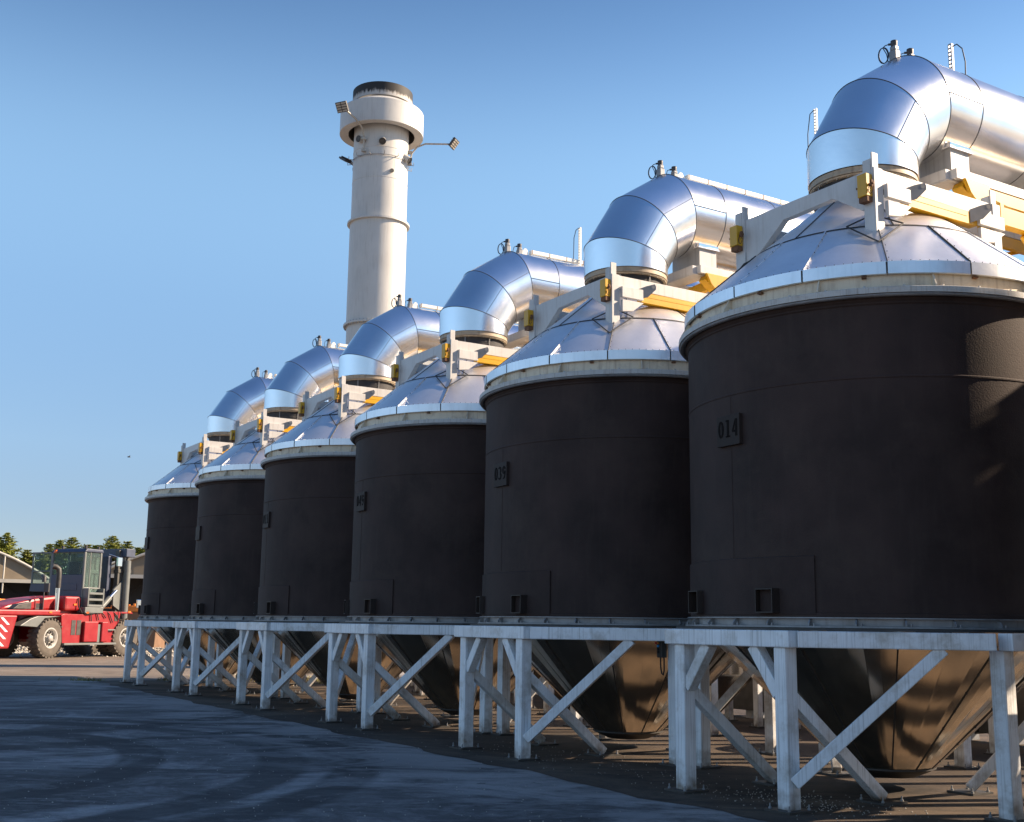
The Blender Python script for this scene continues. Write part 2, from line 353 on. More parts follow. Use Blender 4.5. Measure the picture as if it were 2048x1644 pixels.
# ------------------------------------------------------------ one unit of the row (local axes: x = along row, y = away)
Aleg, Bleg, Cleg, Dleg = (-.76, -2.32), (.80, -2.35), (2.18, -.88), (-2.32, -.74)
LEGS = [Aleg, Bleg, Cleg, (1.72, 1.24), (.78, 2.32), (-.78, 2.32), (-2.0, 1.15), Dleg]
def plate_bm(x, y, w=.34, t=.022):
    m = MB(); m.box((x-w/2, y-w/2, .0045), (x+w/2, y+w/2, t+.0045))
    for a in (-1, 1):
        for b in (-1, 1):
            cx, cy = x+a*(w/2-.04), y+b*(w/2-.04)
            m.tube([(cx, cy, t), (cx, cy, t+.055)], .008, 8, 1); m.tube([(cx, cy, t), (cx, cy, t+.022)], .017, 6, 1)
    return m
def make_stand(loc):
    st = empty('steel_stand', loc, RZ)
    for (x, y) in LEGS:
        m = MB(); m.box((x-.08, y-.08, .02), (x+.08, y+.08, 1.562)); lg = m.build('leg', GALV, st, .012)
        plate_bm(x, y).build('base_plate', [DARKST, GREYF], lg)
    zb = (1.560+1.725)/2
    cor = [(-.90, -2.36), (.93, -2.38), (2.32, -1.06), (2.32, 1.0), (.95, 2.38), (-.95, 2.38), (-2.34, 1.0), (-2.34, -1.0)]
    for i in range(8):
        p = Vector((*cor[i], zb)); q = Vector((*cor[(i+1) % 8], zb)); d = (q-p).normalized()
        m = MB(); e = .085 if i == 0 else 0
        p2 = p-d*(.0+(.0 if i else .06)); q2 = q+d*(0 if i else .03)
        if i != 0: p2 = p+d*.055; q2 = q-d*.055
        h = .165 if i % 2 == 0 else .161
        m.bar(p2, q2, .16, h); m.build('ring_beam', GALV, st, .010)
    m = MB(); m.lathe([(1.98, 1.729), (2.36, 1.729), (2.36, 1.752), (1.98, 1.752), (1.98, 1.729)], 64); m.build('ring_plate', DARKST, st)
    for sx, L in ((1, Aleg), (-1, Bleg)):
        m = MB(); m.bar((L[0]+sx*.07, L[1], 1.10), (L[0]+sx*.42, L[1], 1.57), .125, .12, (0, 1, 0)); m.build('knee_brace', GALV, st, .008)
        fx = L[0]-.07*(1 if sx > 0 else 0)
        m = MB(); m.bar((L[0], L[1]+.06, 1.08), (L[0], L[1]+1.30, .05), .12, .12, (1, 0, 0)); rk = m.build('raking_brace', GALV, st, .008)
        plate_bm(L[0], L[1]+1.30, .36).build('base_plate', [DARKST, GREYF], rk)
    for a, b in ((Bleg, (2.32, -1.06)), (Aleg, (-2.34, -1.0))):
        d = (Vector(b)-Vector(a)).normalized(); L = (Vector(b)-Vector(a)).length
        p = Vector(a)+d*.06; q = Vector(a)+d*(L*.74)
        nrm = Vector((d.y, -d.x)) if a is Bleg else Vector((-d.y, d.x))
        off = nrm*.03
        m = MB(); m.bar((p.x+off.x, p.y+off.y, .27), (q.x+off.x, q.y+off.y, 1.57), .12, .115, (nrm.x, nrm.y, 0)); m.build('diagonal_brace', GALV, st, .008)
    for sx in (-1, 1):
        x, y = (1.72, 1.24) if sx > 0 else (-2.0, 1.15)
        m = MB(); m.bar((x-sx*.02, y-.06, 1.40), (x-sx*.95, y-.85, .05), .11, .11, (0, 0, 1)); rk = m.build('raking_brace', GALV, st, .008)
        plate_bm(x-sx*.95, y-.85, .34).build('base_plate', [DARKST, GREYF], rk)
    return st

def digit(mb, ch, x, h, w, mi=0):
    # stencil numerals drawn as strokes in the local plate plane (a right, b up), returned as polygons
    P = []
    def arc(cx, cy, rx, ry, a0, a1, t0, n=8):
        o = []; i_ = []
        for k in range(n+1):
            a = R_(a0+(a1-a0)*k/n); o.append((cx+rx*math.cos(a), cy+ry*math.sin(a))); i_.append((cx+(rx-t0)*math.cos(a), cy+(ry-t0*.6)*math.sin(a)))
        for k in range(n): P.append([o[k], o[k+1], i_[k+1], i_[k]])
    def rc(x0, y0, x1, y1): P.append([(x0, y0), (x1, y0), (x1, y1), (x0, y1)])
    t = w*.34
    if ch == '0': arc(w/2, h/2, w/2, h/2, 100, 260, t, 12); arc(w/2, h/2, w/2, h/2, -80, 80, t, 12)
    if ch == '1': rc(w*.33, 0, w*.33+t, h); rc(w*.12, 0, w*.9, h*.08); rc(w*.12, h*.92, w*.67, h)
    if ch == '4': rc(w*.56, 0, w*.56+t, h); P.append([(0, h*.24), (w*.50, h*.24), (w*.50, h*.35), (0, h*.35)]); P.append([(0, h*.35), (w*.26, h*.35), (w*.56, h*.86), (w*.56, h)])
    if ch == '3': arc(w*.42, h*.74, w*.5, h*.26, -70, 150, t, 10); arc(w*.42, h*.27, w*.56, h*.27, -150, 75, t, 10)
    if ch == '9': arc(w*.5, h*.68, w*.5, h*.32, 15, 345, t*.9, 14); arc(w*.42, h*.5, w*.58, h*.5, -110, 15, t, 10)
    if ch == '8': arc(w*.5, h*.75, w*.44, h*.25, 0, 360, t*.8, 14); arc(w*.5, h*.26, w*.5, h*.27, 0, 360, t*.9, 14)
    return [[(x+a, b) for a, b in q] for q in P]

RT = 2.17
def make_tank(loc, num):
    tk = empty('process_tank', loc, RZ)
    m = MB(); seg = 128
    m.lathe([(RT-.02, 1.862), (RT+.012, 1.862), (RT+.012, 1.90), (RT, 1.905), (RT, 4.262), (RT+.006, 4.270), (RT+.006, 4.284), (RT, 4.292), (RT, 5.03), (RT+.012, 5.045), (RT+.012, 5.06), (RT+.025, 5.08), (RT+.035, 5.122), (RT-.1, 5.122)], seg)
    # upright weld seam beside the number plate
    a = R_(-92.8); m.bar((RT*math.cos(a), RT*math.sin(a), 2.45), (RT*math.cos(a), RT*math.sin(a), 4.26), .006, .010)
    m.build('shell', BLACK, tk)
    m = MB(); m.lathe([(2.0, 1.756), (2.25, 1.756), (2.25, 1.774), (2.17, 1.778), (2.17, 1.846), (2.22, 1.848), (2.22, 1.860), (2.0, 1.860)], 96)
    for k in range(30):
        a = 2*PI*k/30+R_(-43.5); d = Vector((math.cos(a), math.sin(a), 0)); t = Vector((-d.y, d.x, 0))
        m.prism([(0, 0), (.075, 0), (.075, .02), (.045, .058), (0, .07)], d*2.17+Vector((0, 0, 1.776)), d, (0, 0, 1), t, .014)
        m.tube([d*2.225+t*.05+Vector((0, 0, 1.77)), d*2.225+t*.05+Vector((0, 0, 1.80))], .012, 6)
    m.build('base_flange', GREYF, tk)
    m = MB(); n = 72
    m.lathe([(2.0, 1.77), (1.93, 1.60)], n, 0, False); rj = random.Random(4)
    ja = [rj.uniform(-.010, .010) for k in range(n)]; jb = [rj.uniform(-.003, .003) for k in range(n)]
    vs = [((1.93+ja[k])*math.cos(2*PI*k/n), (1.93+ja[k])*math.sin(2*PI*k/n), 1.60) for k in range(n)]+[((.50+jb[k])*math.cos(2*PI*k/n), (.50+jb[k])*math.sin(2*PI*k/n), .235) for k in range(n)]
    m.add(vs, [(k, (k+1) % n, n+(k+1) % n, n+k) for k in range(n)], 0, False)
    m.lathe([(.515, .225), (.515, .245), (.46, .20), (.30, .13), (0.001, .10)], n, 2, True)
    for k in range(12):
        a = 2*PI*(k+.5)/12; d = Vector((math.cos(a), math.sin(a), 0)); p = d*1.928+Vector((0, 0, 1.595)); q = d*.505+Vector((0, 0, .24))
        m.bar(p, q, .016, .012, d, 1)
        for j in range(7):
            c = p.lerp(q, (j+.5)/7); m.bar(c, c+(d*.7-Vector((0, 0, .7)))*.014, .014, .014, d, 1)
    m.build('hopper', [STEEL, DARKST, DARKST], tk)
    m = MB(); m.lathe([(RT, 1.88), (RT+.018, 1.885), (RT+.018, 2.47), (RT, 2.478)], 40, 0, True, (0, 0), R_(-128), R_(-66))
    a = R_(-66); d = Vector((math.cos(a), math.sin(a), 0))
    m.add([d*RT+Vector((0, 0, 1.88)), d*(RT+.018)+Vector((0, 0, 1.885)), d*(RT+.018)+Vector((0, 0, 2.47)), d*RT+Vector((0, 0, 2.478))], [(0, 1, 2, 3)])
    m.build('access_panel', BLACK, tk)
    for ang in (-79.5, -113):
        a = R_(ang); d = Vector((0, -1, 0)) if ang > -90 else Vector((math.cos(R_(-107)), math.sin(R_(-107)), 0)); t = Vector((-d.y, d.x, 0))
        c = Vector((math.cos(a)*RT, math.sin(a)*RT, 2.025)); m = MB(); hw = .125; L0, L1 = -.06, .10
        o = c
        def P(s, h, r): return o+t*s+d*r+Vector((0, 0, h))
        for (s0, h0, s1, h1) in ((-hw, -hw, hw, -hw+.012), (-hw, hw-.012, hw, hw), (-hw, -hw+.012, -hw+.012, hw-.012), (hw-.012, -hw+.012, hw, hw-.012)):
            q = [P(s, h, r) for r in (L0, L1) for (s, h) in ((s0, h0), (s1, h0), (s1, h1), (s0, h1))]
            m.add(q, [(0, 3, 2, 1), (4, 5, 6, 7), (0, 1, 5, 4), (1, 2, 6, 5), (2, 3, 7, 6), (3, 0, 4, 7)])
        m.build('air_duct', BLACK2, tk)
    add_plate(tk, num)
    return tk
def add_plate(tk, num):
    a = R_(-93); d = Vector((math.cos(a), math.sin(a), 0)); t = Vector((-d.y, d.x, 0))
    m = MB(); m.prism([(-.19, -.175), (.19, -.175), (.19, .165), (-.19, .165)], d*(RT+.012)+Vector((0, 0, 3.88)), t, (0, 0, 1), d, .05)
    pl = m.build('number_plate', PLATE, tk, .004)
    if num:
        m = MB(); x = -.165
        for ch in num:
            for q in digit(m, ch, x, .19, .092):
                m.prism(q, d*(RT+.038)+Vector((0, 0, 3.80)), t, (0, 0, 1), d, .006)
            x += .118
        m.build('numerals', INK, pl)
    return pl

ZC = [(2.20, 5.475), (1.42, 6.135), (.62, 6.775)]
def zcone(r): return ZC[0][1]+(ZC[0][0]-r)*.846 if r > 1.42 else ZC[1][1]+(1.42-r)*.80
def make_lid(loc):
    ld = empty('tank_lid', loc, RZ)
    m = MB(); m.lathe(ZC+[(.60, 6.80)], 120)
    for k in range(16):
        a = R_(-21.3)+2*PI*k/16; d = Vector((math.cos(a), math.sin(a), 0)); p = d*2.195+Vector((0, 0, 5.486)); q = d*1.43+Vector((0, 0, 6.138))
        br = k % 4 in (2, 1)
        m.bar(p, q, .016 if br else .007, .015, d, 2 if br else 1)
        for j in range(6):
            c = p.lerp(q, (j+.5)/6)+Vector((-d.y, d.x, 0))*.022; m.bar(c, c+(d*.6+Vector((0, 0, .8)))*.010, .007, .007, d, 1)
        a += R_(7); d = Vector((math.cos(a), math.sin(a), 0))
        if k % 2: m.bar(d*1.42+Vector((0, 0, 6.140)), d*.62+Vector((0, 0, 6.780)), .009, .010, d, 1)
    m.lathe([(1.436, 6.128), (1.424, 6.142), (1.408, 6.150)], 96, 1)
    m.build('roof_cone', [ALUROOF, SEAM, BRIGHT], ld)
    m = MB(); n = 16
    for k in range(n):
        a0 = R_(-21.3)+2*PI*k/n; a1 = a0+2*PI/n-.006
        e = .004 if k % 2 else 0
        m.lathe([(2.195+e, 5.486), (2.206+e, 5.481), (2.206+e, 5.350), (2.180+e, 5.344)], 12, 0, True, (0, 0), a0, a1)
        d = Vector((math.cos(a1), math.sin(a1), 0)); m.bar(d*2.204+Vector((0, 0, 5.352)), d*2.204+Vector((0, 0, 5.475)), .008, .016, d, 1)
        for j in range(9):
            a = a0+(a1-a0)*(j+.5)/9; d = Vector((math.cos(a), math.sin(a), 0)); m.bar(d*2.185+Vector((0, 0, 5.486)), d*2.185+Vector((0, 0, 5.497)), .008, .008, d, 1)
    m.build('skirt', [SKIRT, SEAM], ld)
    m = MB(); m.lathe([(2.155, 5.40), (2.155, 5.196), (2.275, 5.194)], 128, 2); m.lathe([(2.275, 5.194), (2.285, 5.188), (2.285, 5.128), (2.10, 5.124)], 128)
    for k in range(36):
        a = 2*PI*k/36; d = Vector((math.cos(a), math.sin(a), 0)); m.tube([d*2.235+Vector((0, 0, 5.196)), d*2.235+Vector((0, 0, 5.218))], .013, 6)
        if k % 3 == 1:
            m.bar(d*2.15+Vector((0, 0, 5.325)), d*2.20+Vector((0, 0, 5.325)), .05, .02, (0, 0, 1), 1)
    m.build('rim_flange', [FLNG, RUST, CREAM], ld)
    m = MB(); m.lathe([(2.270, 5.122), (2.272, 5.112), (2.262, 5.100), (2.235, 5.096), (2.215, 5.105)], 128)
    m.build('sealing_strip', GREYF, ld)
    for k in range(12):
        a = R_(-32+30*k); d = Vector((math.cos(a), math.sin(a), 0)); t = Vector((-d.y, d.x, 0)); m = MB()
        m.prism([(0, 0), (.118, 0), (.118, .015), (.035, .145), (0, .145)], d*2.155+Vector((0, 0, 5.197)), d, (0, 0, 1), t, .014); m.build('gusset', CREAM, ld)
    m = MB(); pr = []
    for k in range(13):
        z = 6.74+k*.028; pr.append((.575+(.022 if k % 2 else -.004), z))
    m.lathe(pr, 72, 0, True, split=False)
    for k in range(6):
        a = 1.1*k; d = Vector((math.cos(a), math.sin(a), 0)); m.bar(d*.60+Vector((0, 0, 6.8)), d*.61+Vector((0, 0, 7.06)), .012, .006, d, 1)
    m.build('bellows', [FABRIC, GREYF], ld)
    return ld

def make_frame(loc):
    fr = empty('lifting_frame', loc, RZ); a = 1.03
    for sx in (-1, 1):
        for sy in (-1, 1):
            x, y = sx*a, sy*a
            m = MB(); m.box((x-.08, y-.07, 6.02), (x+.08, y+.07, 6.775)); p = m.build('post', WHITEF, fr, .004)
            m = MB(); m.box((x+.045, y-.075, 6.70), (x+.065, y+.02, 6.95)); m.box((x-.07, y-.078, 6.70), (x+.04, y-.062, 6.88)); m.build('catch_plate', WHITEF, p, .002)
            m = MB(); m.box((x-.075, y-.175, 6.43), (x+.055, y-.075, 6.69)); m.build('latch_box', YEL, p, .006)
            m = MB(); m.tube([(x-.12, y-.13, 6.56), (x+.12, y-.13, 6.56)], .014, 8); m.bar((x+.09, y-.13, 6.53), (x+.09, y-.13, 6.60), .03, .03)
            m.tube([(x+.09+.03*math.cos(t*.6), y-.15, 6.49+.05*math.sin(t*.6)) for t in range(11)], .005, 5)
            m.build('latch_pin', RUST, p)
            m = MB(); m.box((x-.07, y-.16, 6.37), (x+.05, y-.078, 6.427)); m.build('latch_slot', RUST, p)
            m = MB(); s = .17; z0 = zcone(math.hypot(x, y))
            # flashing round the foot of the post, lying on the cone
            r_ = math.hypot(x, y); d = Vector((x/r_, y/r_, 0)); t = Vector((-d.y, d.x, 0))
            q = [d*(r_+.34)+Vector((0, 0, zcone(r_+.34)+.016)), d*r_+t*.30+Vector((0, 0, zcone(r_)+.03)), d*(r_-.22)+Vector((0, 0, zcone(r_-.22)+.05)), d*r_-t*.30+Vector((0, 0, zcone(r_)+.03))]
            for i in range(4): m.tube([q[i], q[(i+1) % 4]], .009, 5)
            m.build('foot_flashing', SEAM, p)
    ya = -1.03
    poly = [(-.95, 6.10), (-.90, 6.15), (-.30, 6.58), (.48, 6.60), (.90, 6.33), (.95, 6.33), (.95, 6.77), (-.95, 6.77)]
    for y in (-1.03, 1.03):
        m = MB(); m.prism(poly, (0, y, 0), (1, 0, 0), (0, 0, 1), (0, 1, 0), .09)
        m.build('portal_beam', WHITEF, fr, .004)
    for sx in (1, -1):
        x = sx*1.05
        m = MB(); m.prism([(-.96, 6.60), (.96, 6.58), (.96, 6.768), (-.96, 6.768)], (x, 0, 0), (0, 1, 0), (0, 0, 1), (1, 0, 0), .10); m.build('channel_beam', WHITEF, fr, .004)
        xo = sx*.055
        m = MB(); m.box((min(x-xo*.9, x+xo*1.25), -.56, 6.425), (max(x-xo*.9, x+xo*1.25), .64, 6.578)); m.box((min(x+xo*1.25, x+xo*1.32), -.5, 6.51), (max(x+xo*1.25, x+xo*1.32), .46, 6.55))
        m.build('lifting_bar', YEL, fr, .012)
        for y0, y1, s in ((-.95, -.56, 1), (.64, 1.1, 1)):
            m = MB(); m.box((min(x+xo, x+xo*2.0), y0, 6.44), (max(x+xo, x+xo*2.0), y1, 6.60))
            m.prism([(y0, 6.40), (y1, 6.40), ((y0+y1)/2, 6.25), (y0, 6.22)] if s else [], (x+xo*1.6, 0, 0), (0, 1, 0), (0, 0, 1), (1, 0, 0), .05)
            m.build('bracket', WHITEF, fr, .004)
            m = MB(); yl = y1+.02 if y0 < 0 else y0-.02
            m.prism([(-.12, 6.60), (.02, 6.66), (.15, 6.70), (.17, 6.67), (.17, 6.62), (.05, 6.50), (-.12, 6.44)], (x+xo*2.05, yl+.0, 0), (sx*.35, .94, 0), (0, 0, 1), (sx*.94, -.35, 0), .014)
            c = Vector((x+xo*2.05, yl, 0))+Vector((sx*.35, .94, 0))*.125; nn = Vector((sx*.94, -.35, 0))
            for e in (-1, 1): m.tube([c+Vector((0, 0, 6.655))+nn*(.0072*e), c+Vector((0, 0, 6.655))+nn*(.009*e)], .026, 12, 1)
            m.build('lifting_lug', [GREYP, LEDM], fr)
    return fr

# mitred elbow: (y, z, plane tilt from horizontal) nodes
RD = .662
ZH = 8.365
NODES = [(0., 7.165, 0., 90), (0., 7.476, 16.2, 90), (.334, 8.002, 44.6, 57.6), (.880, ZH, 73.4, 33.2)]
def mring(v, z, al, th0, r, n=72):
    th = R_(th0); a = R_(al); ax = Vector((0, math.cos(th), math.sin(th))); nn = Vector((0, math.sin(a), math.cos(a)))
    e1 = Vector((1, 0, 0)); e2 = Vector((0, -math.sin(th), math.cos(th))); out = []
    for k in range(n):
        t = 2*PI*k/n; d = (e1*math.cos(t)+e2*math.sin(t))*r; s = -d.dot(nn)/ax.dot(nn); out.append(Vector((0, v, z))+d+ax*s)
    return out
def make_duct(loc, mast, drop=True):
    du = empty('exhaust_duct', loc, RZ); n = 72
    def seg(name, r0, r1, sub=1):
        m = MB(); vs = []; fs = []
        for j in range(sub+1): vs += [a.lerp(b, j/sub) for a, b in zip(r0, r1)]
        for j in range(sub):
            for k in range(n): fs.append((j*n+k, j*n+(k+1) % n, (j+1)*n+(k+1) % n, (j+1)*n+k))
        m.add(vs, fs, 0, True)
        # sealant bead at the far joint
        m.tube(r1, .0065, 6, 1, closed=True)
        return m
    a0 = mring(0, 7.165, 0, 90, RD); a1 = mring(0, 7.476, 16.2, 90, RD)
    m = seg('c', a0, a1); m.lathe([(RD, 7.165), (RD-.05, 7.172)], 72)
    m.build('collar', [ALU, SEAM], du)
    b0 = mring(0, 7.476, 16.2, 57.6, RD); b1 = mring(.334, 8.002, 44.6, 57.6, RD)
    m = seg('e', b0, b1); q = b0[9].lerp(b0[10], .5); m.tube([b0[2]*1.0+Vector((.003, 0, 0)), b1[2]+Vector((.003, 0, 0))], .0035, 4, 1); m.build('elbow_segment', [ALU, SEAM], du)
    c0 = mring(.334, 8.002, 44.6, 33.2, RD); c1 = mring(.880, ZH, 73.4, 33.2, RD)
    m = seg('e', c0, c1); m.tube([c0[2]+Vector((.003, 0, 0)), c1[2]+Vector((.003, 0, 0))], .0035, 4, 1); m.build('elbow_segment', [ALU, SEAM], du)
    d0 = mring(.880, ZH, 73.4, 0, RD); LP = 4.8; d1 = mring(1.55, ZH, 90, 0, RD); d2 = mring(LP, ZH, 90, 0, RD)
    m = seg('p', d0, d1); m.add(*[[v for v in d1+d2], [(k, (k+1) % n, n+(k+1) % n, n+k) for k in range(n)]], 0, True)
    for y in (2.75, 4.0): m.tube([Vector((RD*math.cos(t), y, ZH+RD*math.sin(t))) for t in [2*PI*k/n for k in range(n)]], .005, 5, 1, closed=True)
    k = 0; m.tube([d0[k]*1.0+Vector((.004, 0, 0)), d1[k]+Vector((.004, 0, 0))], .006, 4, 1)
    if drop: m.lathe([(.60, 6.3), (.66, 6.4), (.66, 8.9), (.60, 9.02), (.01, 9.03)], 48, 0, True, (0, 5.25))
    m.build('pipe', [ALU, SEAM], du)
    m = MB(); m.lathe([(.60, 7.165), (.645, 7.160), (.645, 7.110), (.655, 7.108), (.655, 7.085), (.57, 7.083)], 72)
    m.lathe([(.645, 7.078), (.635, 7.06), (.56, 7.055)], 72)
    for k in range(28):
        a = 2*PI*k/28; d = Vector((math.cos(a), math.sin(a), 0)); m.tube([d*.628+Vector((0, 0, 7.045)), d*.628+Vector((0, 0, 7.13))], .009, 6)
    m.build('neck_flange', NECKF, du)
    # two pressure transmitters on the crown of the bend
    for (y, x, hb) in ((.76, -.04, .23), (1.02, .0, .17)):
        zt = ZH+RD-.012
        m = MB(); m.box((x-.055, y-.05, zt-.02), (x+.055, y+.05, zt+hb*.72)); m.box((x-.045, y-.04, zt+hb*.72), (x+.045, y+.04, zt+hb)); tr = m.build('pressure_transmitter', GREYP, du, .014)
        m = MB(); m.tube([(x, y, zt+hb-.01), (x, y, zt+hb+.05), (x, y, zt+hb+.075), (x, y, zt+hb+.085)], [.042, .045, .045, .02], 12); m.tube([(x, y, zt+hb+.035), (x-.055, y-.05, zt+hb+.035)], .016, 8); m.build('sensor_head', CAPD, tr)
        m = MB(); c = Vector((x-.11, y-.09, zt+.12)); lp = [c+Vector((math.cos(t)*.045, math.cos(t)*.04, math.sin(t)*.11)) for t in [PI*.5+2*PI*k/18 for k in range(19)]]
        st_ = [(x-.055, y-.05, zt+hb+.035), (x-.085, y-.075, zt+hb+.025)]
        if y < .9: m.tube(st_+lp+[c+Vector((.03, .03, .02)), (x-.06, y-.05, zt)], .0065, 6); m.tube([p+Vector((.008, .006, .004)) for p in lp], .006, 6)
        else: m.tube(st_+[(x-.10, y-.09, zt+.12), (x-.08, y-.07, zt+.0)], .006, 6)
        m.build('cable_loop', CABLE, tr)
    if mast != 'plain':
        m = MB(); m.prism([(-.09, 0), (.09, 0), (.05, .14), (.02, .175), (-.02, .175), (-.05, .14)], (.0, 1.16, ZH+RD-.01), (0, 1, 0), (0, 0, 1), (1, 0, 0), .02); m.build('lifting_eye', WHITEP, du)
        m = MB(); m.box((-.05, 1.28, ZH+RD+.075), (.05, 4.6, ZH+RD+.145))
        y = 1.3
        while y < 4.6: m.bar((0, y, ZH+RD-.01), (0, y, ZH+RD+.08), .02, .02); m.box((-.053, y-.006, ZH+RD+.072), (.053, y+.006, ZH+RD+.149), 1); y += .42
        m.build('cable_tray', [WHITEP, RUST], du)
    else:
        m = MB(); m.prism([(-.06, 0), (.06, 0), (.02, .08), (-.02, .08)], (.0, 1.16, ZH+RD-.01), (0, 1, 0), (0, 0, 1), (1, 0, 0), .02); m.build('lifting_eye', WHITEP, du)
    if mast:
        my, mx, top_ = {'plain': (2.14, -.22, 9.76), 'tall': (2.42, .09, 9.86), 'far': (4.38, .0, 11.16)}[mast]
        zt = ZH+math.sqrt(max(0, RD*RD-mx*mx))-.05; mh = top_-zt
        m = MB(); m.box((mx-.032, my, zt), (mx-.020, my+.035, zt+mh)); m.box((mx+.020, my, zt), (mx+.032, my+.035, zt+mh)); z = zt+.05
        while z < zt+mh: m.box((mx-.02, my, z), (mx+.02, my+.010, z+.022)); z += .058
        mt = m.build('perforated_upright', WHITEP if mast != 'plain' else GREYF, du)
        m = MB(); m.tube([(mx+.04, my, zt+mh*.93), (mx+.10, my+.02, zt+mh*.95), (mx+.16, my+.05, zt+mh*.85), (mx+.19, my+.06, zt+mh*.6), (mx+.17, my+.06, zt+.02)] if mast == 'plain' else [(mx-.02, my, zt+mh*.99), (mx-.12, my, zt+mh*.97), (mx-.19, my, zt+mh*.8), (mx-.20, my, zt+mh*.4), (mx-.21, my, zt)], .009, 6)
        m.build('loose_cable', CABLE, mt)
    return du

def make_gantry(loc):
    ga = empty('support_gantry', loc, RZ)
    for x in (.52, -.52):
        m = MB(); m.box((x-.05, 1.06, 7.302), (x+.05, 6.2, 7.09+.342)); m.build('top_channel', WHITEF, ga, .004)
        m = MB(); m.box((x-.04, 1.62, 7.13), (x+.04, 6.2, 7.298)); m.build('girder', YEL, ga, .004)
    m = MB(); m.box((-.98, .98, 7.300), (.468, 1.12, 7.436)); m.box((-.98, .98, 7.28), (.50, 1.30, 7.297)); m.build('cross_beam', WHITEF, ga, .004)
    for y in (1.19, 2.95):
        m = MB(); m.box((-.28, y, 7.437), (.40, y+.36, 7.90)); m.build('saddle_post', SADDLE, ga, .003)
        m = MB(); m.box((.12, y-.05, 7.775), (.435, y+.41, 7.80)); m.box((.10, y-.03, 7.80), (.425, y+.39, 7.86)); m.build('saddle_cover', ALU, ga, .008)
    m = MB(); m.bar((.50, 1.18, 7.26), (.50, 1.55, 7.02), .16, .14, (0, 0, 1)); m.prism([(1.12, 7.29), (1.60, 7.29), (1.62, 7.10), (1.38, 6.98), (1.22, 7.12)], (.62, 0, 0), (0, 1, 0), (0, 0, 1), (1, 0, 0), .05)
    m.bar((.50, 1.4, 7.2), (-.6, 1.15, 7.0), .10, .16); m.build('swivel_bracket', YEL, ga, .006)
    for x in (.55, -.55):
        m = MB(); m.bar((x, 1.55, 7.16), (x+(.3 if x > 0 else -.3), 2.55, 6.80), .05, .05); m.bar((x, 3.9, 7.16), (x+(.35 if x > 0 else -.35), 2.6, 6.80), .05, .05); m.build('diagonal_strut', YEL, ga)
    for x in (1.0, -1.0):
        m = MB(); m.box((x-.06, 1.22, 6.575), (x+.06, 6.3, 6.80)); m.box((x-.09, 1.14, 6.54), (x+.09, 1.215, 6.83)); m.build('side_rail', YEL, ga, .005)
        m = MB(); m.bar((x, 1.75, 6.57), (x, 2.5, 5.80), .10, .13, (1, 0, 0)); m.bar((x, 2.5, 5.80), (x, 3.4, 5.25), .10, .13, (1, 0, 0)); m.bar((x, 3.4, 5.25), (x, 4.30, 5.0), .10, .13, (1, 0, 0)); m.build('bracket_arm', YEL, ga, .005)
    for x in (1.02, -1.02):
        for y in (4.4, 6.1):
            m = MB(); m.box((x-.09, y-.09, .02), (x+.09, y+.09, 7.12)); m.build('column', GALV, ga, .006)
    m = MB()
    for y in (4.4, 6.1): m.box((-.92, y-.05, 6.3), (.92, y+.05, 6.45))
    m.build('tie_beam', GALV, ga)
    return ga

where = {-1: 'outside the right edge', 0: 'nearest to the camera', 1: 'second nearest to the camera', 2: 'third nearest to the camera',
         3: 'fourth from the right end', 4: 'second from the left end', 5: 'at the far left end'}
NUM = {0: '014', 1: '039', 2: '049', 3: '011', 4: '', 5: '', -1: ''}
seen = {0: 'numbered 014', 1: 'numbered 039', 2: 'numbered 049'}
st0 = tk0 = ld0 = fr0 = du0 = ga0 = None
for i in range(-1, 6):
    loc = W(-SP*i if i >= 0 else SP+.38, 0)
    if st0 is None:
        st = st0 = make_stand(loc); ld = ld0 = make_lid(loc); fr = fr0 = make_frame(loc); ga = ga0 = make_gantry(loc); tk0 = tk = make_tank(loc, NUM[i])
        du = make_duct(loc, 'plain', False)
    else:
        st, ld, fr, ga = [copy_tree(o) for o in (st0, ld0, fr0, ga0)]
        for o in (st, ld, fr, ga): o.location = loc
        tk = tk0.copy(); col.objects.link(tk); tk.location = loc
        for ch in tk0.children:
            if not ch.name.startswith('number_plate'): copy_tree(ch, tk)
        add_plate(tk, NUM[i])
        if i == 0: du = make_duct(loc, 'plain')
        elif i == 1: du1 = du = make_duct(loc, 'far')
        elif i == 2: du2 = du = make_duct(loc, 'tall')
        elif i == 3: du3 = du = make_duct(loc, None)
        else: du = copy_tree(du3); du.location = loc
    w = where[i]
    tag(st, 'grey galvanised steel stand with crossing braces, ' + w, 'steel stand', 'steel stands under the tanks')
    tag(tk, 'matt black tank %s over steel hopper, ' % seen.get(i, 'without readable number') + w, 'tank', 'black tanks in a row')
    tag(ld, 'silver conical lid on the black tank ' + w, 'tank lid', 'conical lids on the tanks')
    tag(fr, 'off-white frame with yellow latches on the lid ' + w, 'lifting frame', 'lifting frames on the lids')
    tag(du, 'shiny aluminium elbow duct above the tank ' + w, 'duct', 'aluminium elbow ducts')
    tag(ga, 'white and yellow gantry under the duct ' + w, 'gantry', 'gantries under the ducts')

